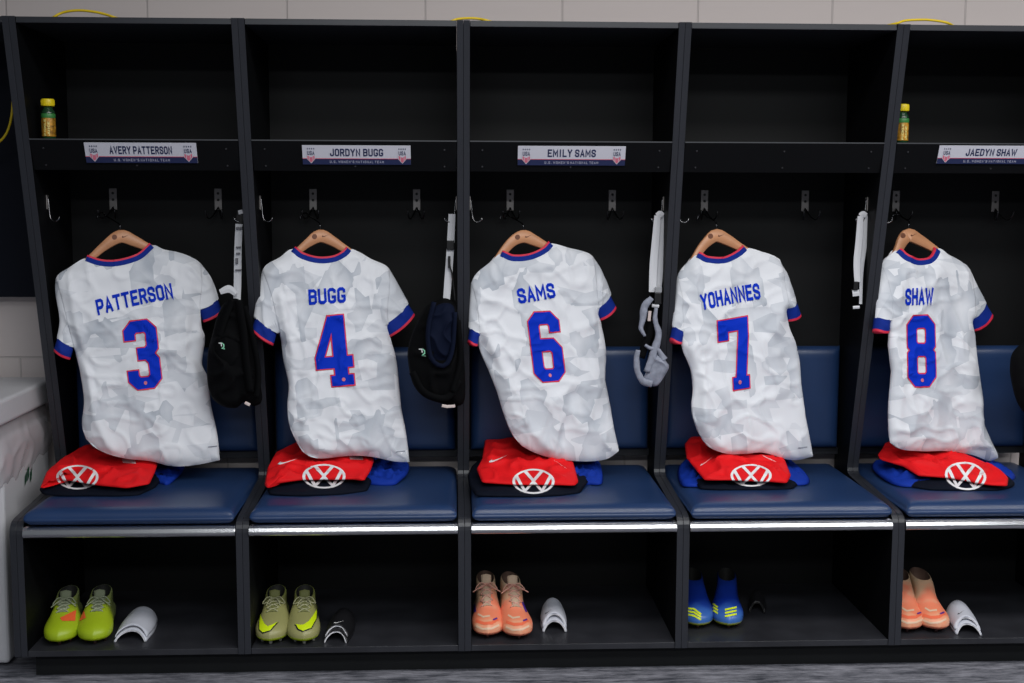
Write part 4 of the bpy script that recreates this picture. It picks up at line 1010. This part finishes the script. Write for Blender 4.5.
d = dict(upper=ORANGE, sole=SALS, lining=BROWNL, stud=DSTUD, tonguem=BROWNL, lace=PINKL, top=.116, laceless=True)
ORB.append((boot((908.5, 635), 896, d, 1, 'laceless orange boot partly hidden by the divider, left of the laceless pair'), 911, 630))
ORB.append((boot((939, 635), 914, d, -1, 'laceless orange boot, right of the laceless pair beside white shin guards'), 934, 630))

CRM = mat('cream_toe_streak', (.80, .55, .38), .45); DOR = mat('deep_orange_streak', (.88, .17, .08), .45)
for (t, up, bv), cx, cy in ORB:
    bdecal(t, up, bv, 'cream_streak', strip([(cx-11, cy-10), (cx-4, cy-7), (cx+5, cy-7.5), (cx+12, cy-11)], 2.0), (0, 0), (1, 0), (0, 1), CRM, .0012)
    bdecal(t, up, bv, 'deep_streak', strip([(cx-11, cy-15), (cx-3, cy-12.5), (cx+5, cy-13), (cx+11, cy-17)], 3.0), (0, 0), (1, 0), (0, 1), DOR, .0012)
    bdecal(t, up, bv, 'cream_streak', strip([(cx-9, cy-22), (cx-4, cy-19), (cx+3, cy-20)], 1.8), (0, 0), (1, 0), (0, 1), CRM, .0012)
    bdecal(t, up, bv, 'purple_mark', strip([(cx+6, cy-16), (cx+10, cy-17.5)], 1.5), (0, 0), (1, 0), (0, 1), PURP, .0022)

# ------------------------------------------------------------------ shin guards
WG = mat('white_shin_plastic', (.62, .64, .72), .35); BG = mat('black_shin_plastic', (.012, .012, .014), .35); FOAMW = mat('white_foam', (.66, .66, .70), .8)
def shin(front, backu, m, edge, label, L=.165, w_=.040, lift=0.0, shift=0.0, tick=None, h0=.026):
    T0 = atZ(front[0], front[1], ZBS); H0 = atY(backu, 612, T0.y+.15); dx = Vector((H0.x-T0.x, H0.y-T0.y, 0)).normalized(); dy = Vector((-dx.y, dx.x, 0))
    O = Vector((T0.x, T0.y, ZBS+.001+lift))+dx*shift
    t = thing('shin_guard', tuple(O), label, 'shin guard', 'shin guards on the lower shelves')
    def surf(s, a, off=0):
        wid = w_*(.86+.20*math.sin(math.pi*min(1, s*.9+.15))); wid *= (1 if s < .8 else math.sqrt(max(.02, 1-((s-.8)/.2)**2*.75)))
        ang = a*1.42; hgt = (h0+.014*s-(.012 if s > .85 else 0)*(s-.85)/.15)
        x = L*s+(.012*math.cos(a*math.pi) if s < .05 else 0)*(1-s/.05)
        y = math.sin(ang)*wid/math.sin(1.42)*1.0; z = hgt*(math.cos(ang)-math.cos(1.42))/(1-math.cos(1.42))
        nn = (dy*math.sin(ang)+Vector((0, 0, math.cos(ang)))).normalized()
        return O+dx*x+dy*y+Vector((0, 0, z))+nn*off
    def shell(name, s0, s1, th0, th1, m_):
        ns, na = 16, 20; v = []; f = []
        for o_ in (th1, th0):
            for i in range(ns+1):
                for j in range(na+1): v.append(surf(s0+(s1-s0)*i/ns, -1+2*j/na, o_))
        K = (ns+1)*(na+1); n1 = na+1
        for i in range(ns):
            for j in range(na):
                a = i*n1+j; f += [(a, a+1, a+n1+1, a+n1), (K+a, K+a+n1, K+a+n1+1, K+a+1)]
        rim = [j for j in range(na)]+[i*n1+na for i in range(ns)]+[ns*n1+j for j in range(na, 0, -1)]+[i*n1 for i in range(ns, 0, -1)]
        for k in range(len(rim)): a, b_ = rim[k], rim[(k+1) % len(rim)]; f.append((a, b_, K+b_, K+a))
        return mesh_obj(name, v, f, m_, t, True)
    sh = shell('shell', .0, 1, 0, .0022, m); fo = shell('foam_lining', .0, .985, -.0035, -.0002, edge)
    if tick:
        (x0, y0), ux, uy = tick; decal('tick_mark', swoosh(), (x0, y0, 0), (*ux, 0), (*uy, 0), [sh], BLKO if m is WG else WHITEL, t, .001, 1.0)
    return t
shin((131, 641), 143, WG, FOAMW, 'white shin guard underneath, beside the lime boots', w_=.045)
shin((131.5, 640), 143, WG, mat('grey_foam', (.12, .12, .14), .8), 'white shin guard on top, beside the lime boots', lift=.009, shift=.006, w_=.045)
shin((336, 642), 345, BG, FOAMW, 'black shin guard with white foam edge underneath, beside the olive boots', L=.15, w_=.034)
shin((336.5, 640.5), 345, BG, FOAMW, 'black shin guard with white foam edge on top, beside the olive boots', L=.15, w_=.034, lift=.010, shift=.008, tick=((334, 623.5), (10, -.8), (0, -1.8)))
shin((554.5, 631), 552, WG, FOAMW, 'white shin guard underneath, beside the laced orange boots', w_=.0345, L=.14)
shin((554.5, 630), 552, WG, FOAMW, 'white shin guard with a dark tick on top, beside the laced orange boots', w_=.0345, L=.14, lift=.010, shift=.006, tick=((545, 614.5), (7, -4), (.5, -2)), h0=.032)
shin((757, 612), 757, BG, mat('black_foam', (.01, .01, .01), .9), 'black shin guard in the shade right of the blue boots', w_=.024, L=.12)
shin((968, 634), 957, WG, FOAMW, 'white shin guard underneath, beside the laceless orange boots', w_=.036, L=.15)
shin((967, 633), 956, WG, FOAMW, 'white shin guard with a dark tick on top, beside the laceless orange boots', w_=.036, L=.15, lift=.010, shift=.007, tick=((957.5, 615), (7, -3.4), (.5, -2)), h0=.030)

# ------------------------------------------------------------------ straps and sports tops on the side hooks
def strap_thing(label, segs, extra, group='white straps on the side hooks'):
    c = atY(segs[0][0][0][0], segs[0][0][0][1], segs[0][2]); t = thing('elastic_strap', tuple(c), label, 'strap', group)
    for pts, wid, y, m_, nm in segs:
        P_ = crom([atY(u, v, y+dy_) for u, v, dy_ in [(p[0], p[1], p[2] if len(p) > 2 else 0) for p in pts]], 24)
        q = MB(); ribbon(q, P_, interp(wid, 24), (0, -1, 0), .0016); q.obj(nm, m_, t, smooth=False)
    for (u0, v0, u1, v1, y, m_, nm) in extra:
        a = atY(u0, v0, y); b_ = atY(u1, v1, y); q = MB(); q.box(a.x, b_.x, y-.006, y+.003, b_.z, a.z); q.obj(nm, m_, t, bevel=.0012)
    return t
px = .00285
WS = STRAPW; BS = mat('black_webbing', (.006, .006, .007), .6)
strap_thing('white elastic strap with small grey print, above the plain black vest',
  [([(239, 224), (238, 250), (237.6, 280), (236.8, 304)], [7*px, 7.4*px, 7.6*px, 7.4*px], .30, WS, 'webbing'),
   ([(240.6, 210), (240, 216), (239.5, 224)], [6*px, 7*px, 5*px], .30, BS, 'hook_loop'),
   ([(220, 292), (229, 289), (236, 294)], [5*px, 8*px, 5*px], .285, WS, 'webbing'),
   ([(240, 210), (241, 214)], [4*px, 5*px], .296, WS, 'webbing')],
  [(236, 246.5, 241, 248, .297, mat('grey_strap_print', (.16, .16, .18), .6), 'grey_print'), (236.2, 252.6, 240, 254.2, .297, MATS['grey_strap_print'], 'grey_print'), (235.6, 258, 238.2, 263.5, .297, MATS['grey_strap_print'], 'grey_print'), (235.4, 269.3, 241.3, 270.5, .297, MATS['grey_strap_print'], 'grey_print'), (236, 227, 242.6, 229.3, .297, MATS['grey_strap_print'], 'grey_print')])
strap_thing('white elastic strap with black buckle, above the navy and black vest',
  [([(452, 214), (451.3, 228), (450.6, 243)], [7*px, 7.2*px, 7.4*px], .30, WS, 'webbing'), ([(450.3, 249), (448.5, 275), (446, 306)], [7.5*px, 7.6*px, 7*px], .295, WS, 'webbing'),
   ([(449, 262), (452, 275), (455, 300)], [1.5*px, 1.5*px, 1.2*px], .285, BS, 'cord')],
  [(446.8, 240.5, 454, 250, .293, BLACKPL, 'buckle'), (448, 256, 450.5, 268, .286, BLACKPL, 'adjuster')])
strap_thing('long looped white elastic strap above the crumpled grey bra',
  [([(657.5, 215.5), (655.5, 240), (653.5, 265), (652.5, 292)], [6.5*px, 7.5*px, 8*px, 7.5*px], .29, WS, 'webbing'), ([(662.5, 215.5), (661.5, 240), (660, 270), (658, 294)], [6*px, 6.5*px, 6.5*px, 6*px], .305, WS, 'webbing'),
   ([(657, 215.8), (660, 213.6), (663, 215.8)], [5*px, 6*px, 5*px], .296, WS, 'webbing'), ([(652, 305.5), (659, 306)], [3.4*px, 3.4*px], .283, WS, 'webbing')],
  [(655, 287, 661.5, 292.5, .285, mat('grey_buckle', (.30, .31, .33), .4), 'slider'), (654.5, 293, 661, 304, .285, BLACKPL, 'buckle')])
strap_thing('looped white elastic strap hanging alone, between the number 7 and 8 jerseys',
  [([(860.5, 216), (859, 240), (856.8, 262), (857.3, 282)], [6*px, 7*px, 6.8*px, 6*px], .29, WS, 'webbing'), ([(865.5, 215.5), (864.5, 240), (861.6, 268), (861, 290), (860.6, 304)], [6.5*px, 6.4*px, 5*px, 3.5*px, 3*px], .305, WS, 'webbing'),
   ([(860, 216), (863, 214), (866.5, 215.6)], [5*px, 6*px, 5*px], .297, WS, 'webbing'), ([(853, 307.5), (859.5, 307)], [3*px, 3*px], .285, WS, 'webbing'), ([(852.5, 293.5), (859.2, 292.5)], [6.5*px, 6.5*px], .285, WS, 'webbing')],
  [(853.5, 281.5, 857.6, 290, .283, BLACKPL, 'buckle')])
strap_thing('white strap above the black vest at the right edge',
  [([(1072, 216), (1071, 250), (1069, 300)], [7*px, 7*px, 7*px], .29, WS, 'webbing'), ([(1069, 300), (1050, 330), (1040, 345)], [3*px, 3*px, 3*px], .28, BS, 'webbing')], [])

def top_thing(name, label, parts, logo=None, tubes=(), rib=(), tagp=None):
    u, v, y = parts[0][0][0][0], parts[0][0][0][1], parts[0][1]
    t = thing(name, tuple(atY(u, v, y)), label, 'sports top', 'sports tops hanging from the side hooks'); obs = []
    for k, (pts, y, tf, tb, m_, nm, wv) in enumerate(parts):
        o = pillow(nm, [atY(p[0], p[1], y) for p in pts], (0, -1, 0), tf, tb, m_, t, 20, wrinkle(k*3.3+len(label)*.77, wv, 13, 9), .5, 90); obs.append(o)
    for pts, r, y, m_ in tubes:
        q = MB(); ribbon(q, crom([atY(p[0], p[1], y-(p[2] if len(p) > 2 else 0)) for p in pts], 26), [r*2]*26, (-.35, -1, 0), .0022); q.obj('shoulder_strap', m_, t, smooth=True)
    if logo:
        lx, ly, s_ = logo; bv = bvh_of(obs)
        decal('mint_logo', strip([(-1, .9), (.3, .9), (.9, .4), (.9, -.6), (.2, -1), (1.3, -1.3)], .38), (lx, ly, 0), (s_, 0, 0), (0, -s_, 0), obs, MINT, t, .002, .8, None, bv)
        decal('pale_logo', strip([(-1, .9), (0, .9), (.1, -.3)], .38), (lx, ly, 0), (s_, 0, 0), (0, -s_, 0), obs, WHITEL, t, .0026, .8, None, bv)
    if tagp:
        q = MB(); P_ = [atY(a, b_, tagp[1]) for a, b_ in tagp[0]]; ribbon(q, P_, 3.0*px, (0, -1, .3), .001); q.obj('care_tag', mat('pale_care_tag', (.62, .52, .50), .6), t)
    return t
top_thing('sports_vest', 'black sports vest with a small green logo, hanging between the number 3 and 4 jerseys',
  [([(222, 306), (230, 299), (240, 300), (246, 312), (251, 330), (254, 352), (259, 376), (262, 400), (254, 406), (244, 402), (236, 408), (222, 406), (211, 396), (207, 376), (208, 352), (212, 336), (216, 320)], .285, .030, .030, BLACKF, 'vest_body', .012),
   ([(217, 338), (228, 333), (238, 337), (241, 352), (239, 366), (228, 370), (218, 364), (214, 350)], .265, .020, .02, BLACKF, 'chest_pocket', .003)],
  logo=(221.5, 345.5, 2.6), tubes=[([(238, 300), (243, 330), (246, 362), (250, 392)], .012, .245, BLACKF), ([(232, 300), (225, 318), (219, 336)], .010, .255, BLACKF), ([(244, 306), (252, 336), (258, 372), (256, 398)], .009, .25, BLACKF)],
  tagp=([(245, 402.5), (250, 405)], .238))
top_thing('sports_vest', 'black and dark navy sports vest with green logo, left of the number 6 jersey',
  [([(431, 303), (445, 298), (455, 305), (460, 325), (463, 350), (465, 375), (464, 402), (452, 406), (440, 403), (424, 397), (413, 384), (408, 362), (408, 348), (412, 334), (418, 320), (424, 309)], .290, .034, .025, BLACKF, 'vest_body', .010),
   ([(430, 312), (443, 303), (454, 307), (455, 328), (453, 348), (446, 362), (437, 364), (430, 358), (427, 336)], .262, .022, .02, NAVYB, 'navy_inner_top', .008)],
  logo=(422, 352, 3.0), tubes=[([(434, 302), (428, 330), (431, 358), (444, 366), (452, 350), (455, 312)], .007, .240, NAVYB), ([(412, 372), (424, 392), (446, 398), (460, 380)], .010, .252, BLACKF), ([(458, 320), (460, 360), (452, 392)], .008, .250, BLACKF)],
  tagp=([(442, 405.5), (447, 406.5), (455, 406)], .245))
t = top_thing('sports_bra', 'crumpled grey sports bra with looped straps, hanging left of the number 7 jersey',
  [([(643, 380), (646, 372), (650, 362), (655, 354), (660, 352), (666, 361), (669, 367), (664, 377), (657, 386), (649, 385)], .275, .016, .016, GREYF, 'cup', .007)])
for pts, wd in [([(652, 298), (645, 306), (643, 318), (641, 328), (645, 336)], [5, 8, 7, 5, 3]), ([(656, 308), (655, 320), (658.5, 334), (656, 346), (652, 358), (647, 372)], [4, 5, 7, 8, 8, 7]),
                ([(638, 350), (636.5, 360), (638, 372), (643, 381), (652, 384)], [5, 6, 6, 7, 8]), ([(645, 345), (650, 348), (658, 350), (664, 360)], [3, 4, 5, 8])]:
    q = MB(); P_ = crom([atY(u, v, .262) for u, v in pts], 26); ww = interp([x*px for x in wd], 26)
    v = []; f = []
    for k_, p in enumerate(P_):
        tq = (P_[min(k_+1, 25)]-P_[max(0, k_-1)]).normalized(); s_ = tq.cross(Vector((0, -1, 0))).normalized()
        for a_ in range(10):
            an = a_*math.pi/5; rr = 1+.25*noise.noise(p*60+Vector((a_, 0, 0))); v.append(p+s_*math.cos(an)*ww[k_]/2*rr+Vector((0, -1, 0))*math.sin(an)*.006*rr)
    q.add(v, [(i_*10+j, i_*10+(j+1) % 10, (i_+1)*10+(j+1) % 10, (i_+1)*10+j) for i_ in range(25) for j in range(10)]+[tuple(range(10)), tuple(250+j for j in range(10))])
    q.obj('shoulder_strap', GREYF, t, smooth=True)
q = MB(); P_ = crom([atY(u, v, .268) for u, v in [(648, 312), (650, 330), (645, 345), (641, 358)]], 16); ribbon(q, P_, 8*px, (0, -1, 0), .003); q.obj('inner_band', BLACKF, t, smooth=True)
q = MB(); P_ = [atY(u, v, .255) for u, v in [(650, 311), (649, 321)]]; ribbon(q, P_, 3*px, (0, -1, 0), .001); q.obj('care_tag', mat('pale_care_tag', (.62, .52, .50), .6), t)
top_thing('sports_vest', 'black sports vest at the right edge of the photo, right of the number 8 jersey',
  [([(1013, 352), (1024, 342), (1040, 338), (1056, 350), (1060, 390), (1050, 416), (1032, 418), (1018, 404), (1011, 380), (1010, 364)], .285, .03, .03, BLACKF, 'vest_body', .010)])

# ------------------------------------------------------------------ bottles
GLB = mat('dark_green_bottle', (.012, .05, .02), .2); LBL = mat('golden_bottle_label', (.46, .22, .02), .4, noise_col=(80, .9))
LTX = mat('pale_yellow_print', (.85, .75, .25), .5); GRL = mat('green_label_band', (.04, .22, .05), .4)
def bottle(cu, cv, label, y=.30):
    c = atY(cu, cv, y); z0 = ZSH; c = Vector((c.x, y, z0)); t = thing('juice_bottle', tuple(c), label, 'bottle', 'small bottles with yellow caps on the upper shelves')
    r = .0185; H = .118
    def L_(nm, prof, m_): q = MB(); q.lathe(c, prof, 28); return q.obj(nm, m_, t, smooth=True)
    L_('bottle_body', [(.003, .0005), (r-.003, .0005), (r, .004), (r, .072), (r-.001, .078), (r-.006, .086), (r-.0065, .092)], GLB)
    L_('label_sleeve', [(r+.0002, .008), (r+.0006, .010), (r+.0006, .066), (r+.0002, .068)], LBL)
    L_('label_band', [(r+.0004, .0585), (r+.0010, .060), (r+.0010, .070), (r+.0003, .0715)], GRL)
    L_('cap', [(.003, .0925), (r-.0012, .0925), (r-.0006, .094), (r-.0006, .110), (r-.002, .1125), (.003, .1128)], CAPY)
    rb = MB()
    for k_ in range(24):
        an = 2*math.pi*k_/24; p = c+Vector((math.cos(an)*(r-.0006), math.sin(an)*(r-.0006), 0)); rb.tube([p+Vector((0, 0, .095)), p+Vector((0, 0, .109))], .0005, 5)
    rb.obj('cap_ribs', CAPY, t)
    for s, off in (('PICKLE', -.0068), ('JUICE', .0028)):
        qd, W_, H_ = text_quads(s, .9, .7); sc2 = .046/W_*(1 if s == 'PICKLE' else .85); v, f = sub_quads(qd, 1.2, lambda p: (lambda an, zz: c+Vector((math.sin(an)*(r+.0012), -math.cos(an)*(r+.0012), zz)))((off+(4-p.y)*.0014)/r, .010+p.x*sc2))
        mesh_obj('label_text', v, f, LTX, t, False)
bottle(49, 137, 'small green bottle with a yellow cap on the leftmost upper shelf', .235)
bottle(901.5, 140, 'small green bottle with a yellow cap behind the fifth divider, above the number 8 jersey', .235)

# ------------------------------------------------------------------ yellow cables
def cable(pts, label, r=.0036):
    P_ = crom(pts, 48); q = MB(); q.tube(P_, r, 8); o = q.obj('yellow_cable', YELLOWC, None, smooth=True); tag(o, label, 'cable', 'yellow cables'); return o
zt = ZT+.0035
def top_arc(us, label, y=.22, hgt=None):
    pts = [atY(u, v, y) for u, v in us]; a = pts[0]; b_ = pts[-1]
    cable([Vector((a.x-.10, y+.12, zt))]+[Vector((p.x, p.y, max(p.z, zt))) for p in pts]+[Vector((b_.x+.10, y+.14, zt))], label)
top_arc([(52, 18), (60, 13.5), (70, 11), (82, 10.5), (95, 12), (106, 14.5), (122, 19.5)], 'yellow cable looping over the top of the leftmost bay')
top_arc([(450, 21.5), (458, 19), (470, 18.2), (480, 19), (492, 22)], 'yellow cable looping over the top near the third divider')
top_arc([(894, 24), (904, 20.8), (918, 19.8), (932, 20.2), (950, 24)], 'yellow cable looping over the top near the fifth divider')
cable([atY(u, v, .40) for u, v in [(-40, 60), (-20, 145), (-6, 145), (4, 137), (9, 127), (12, 112), (13, 90), (14, 50)]], 'yellow cable dangling inside the dark corner locker')

# ------------------------------------------------------------------ white bin with a clear bag, left
BINW = mat('white_bin_plastic', (.60, .60, .63), .45); XR = -1.275
t = thing('waste_bin', (-1.75, .3, 0), 'white plastic bin with a lid and clear bag liner, left of the lockers', 'bin')
q = MB(); v = []
for z, ex in ((.012, .0), (.35, .004), (.66, .008)):
    v += [Vector((-2.2-ex, .105-ex, z)), Vector((XR-.016+ex, .105-ex, z)), Vector((XR-.016+ex, .50, z)), Vector((-2.2-ex, .50, z))]
f = [(0, 1, 2, 3), (8, 9, 10, 11)]
for k_ in range(2):
    for j in range(4): f.append((k_*4+j, k_*4+(j+1) % 4, k_*4+4+(j+1) % 4, k_*4+4+j))
q.add(v, f); q.obj('bin_body', BINW, t, bevel=.012)
q = MB(); q.box(-2.3, XR, -.03, .555, .700, .772); o = q.obj('lid', BINW, t, bevel=.010)
bm_ = bpy.data.materials.new('clear_bag_film'); bm_.use_nodes = True; nt = bm_.node_tree; b = nt.nodes['Principled BSDF']
b.inputs['Base Color'].default_value = (.72, .68, .71, 1); b.inputs['Roughness'].default_value = .22; b.inputs['Alpha'].default_value = .5
v = []; f = []; per = [Vector((-2.25, .04, 0)), Vector((-1.9, .035, 0)), Vector((-1.6, .03, 0)), Vector((-1.34, .03, 0)), Vector((XR-.012, .05, 0)), Vector((XR-.004, .12, 0)), Vector((XR-.004, .25, 0)), Vector((XR-.004, .38, 0)), Vector((XR-.008, .50, 0))]
per = crom(per, 110); nz_ = 40
for j in range(nz_+1):
    s = j/nz_; z = .699-s*.175
    for k_, p in enumerate(per):
        tq = (per[min(k_+1, 109)]-per[max(0, k_-1)]).normalized(); nn = Vector((tq.y, -tq.x, 0))
        b_ = .016*math.sin(math.pi*min(1, s*.95+.03))+.010*(noise.noise(Vector((k_*.10, s*2.1, 1)))*.8+max(0, 1-abs(noise.noise(Vector((k_*.16+s*1.2, s*1.9, 7))))*4)*.45)*min(1, s*3+.1)-.012
        lim = .0
        q_ = p+nn*b_+Vector((0, 0, z+.012*noise.noise(Vector((k_*.2, 3, 2)))*s)); q_.x = min(q_.x, -1.243); v.append(q_)
for j in range(nz_):
    for k_ in range(109): f.append((j*110+k_, j*110+k_+1, (j+1)*110+k_+1, (j+1)*110+k_))
mesh_obj('bag_liner', v, f, bm_, t, True)
g = MB()
a0, a1 = atX(24, 486, XR-.010), atX(33, 470, XR-.010)
for k_, (yy, zz, hh) in enumerate(((.0, 0, .028), (.022, .008, .036), (.045, .0, .03))):
    g.add([(XR-.0070, a0.y+yy, a0.z+zz), (XR-.0070, a0.y+yy+.016, a0.z+zz+.012), (XR-.0070, a0.y+yy+.020, a0.z+zz+hh+.012), (XR-.0070, a0.y+yy+.004, a0.z+zz+hh)], [(0, 1, 2, 3)], 0)
g.obj('green_print', mat('green_bin_print', (.006, .07, .03), .5), t)
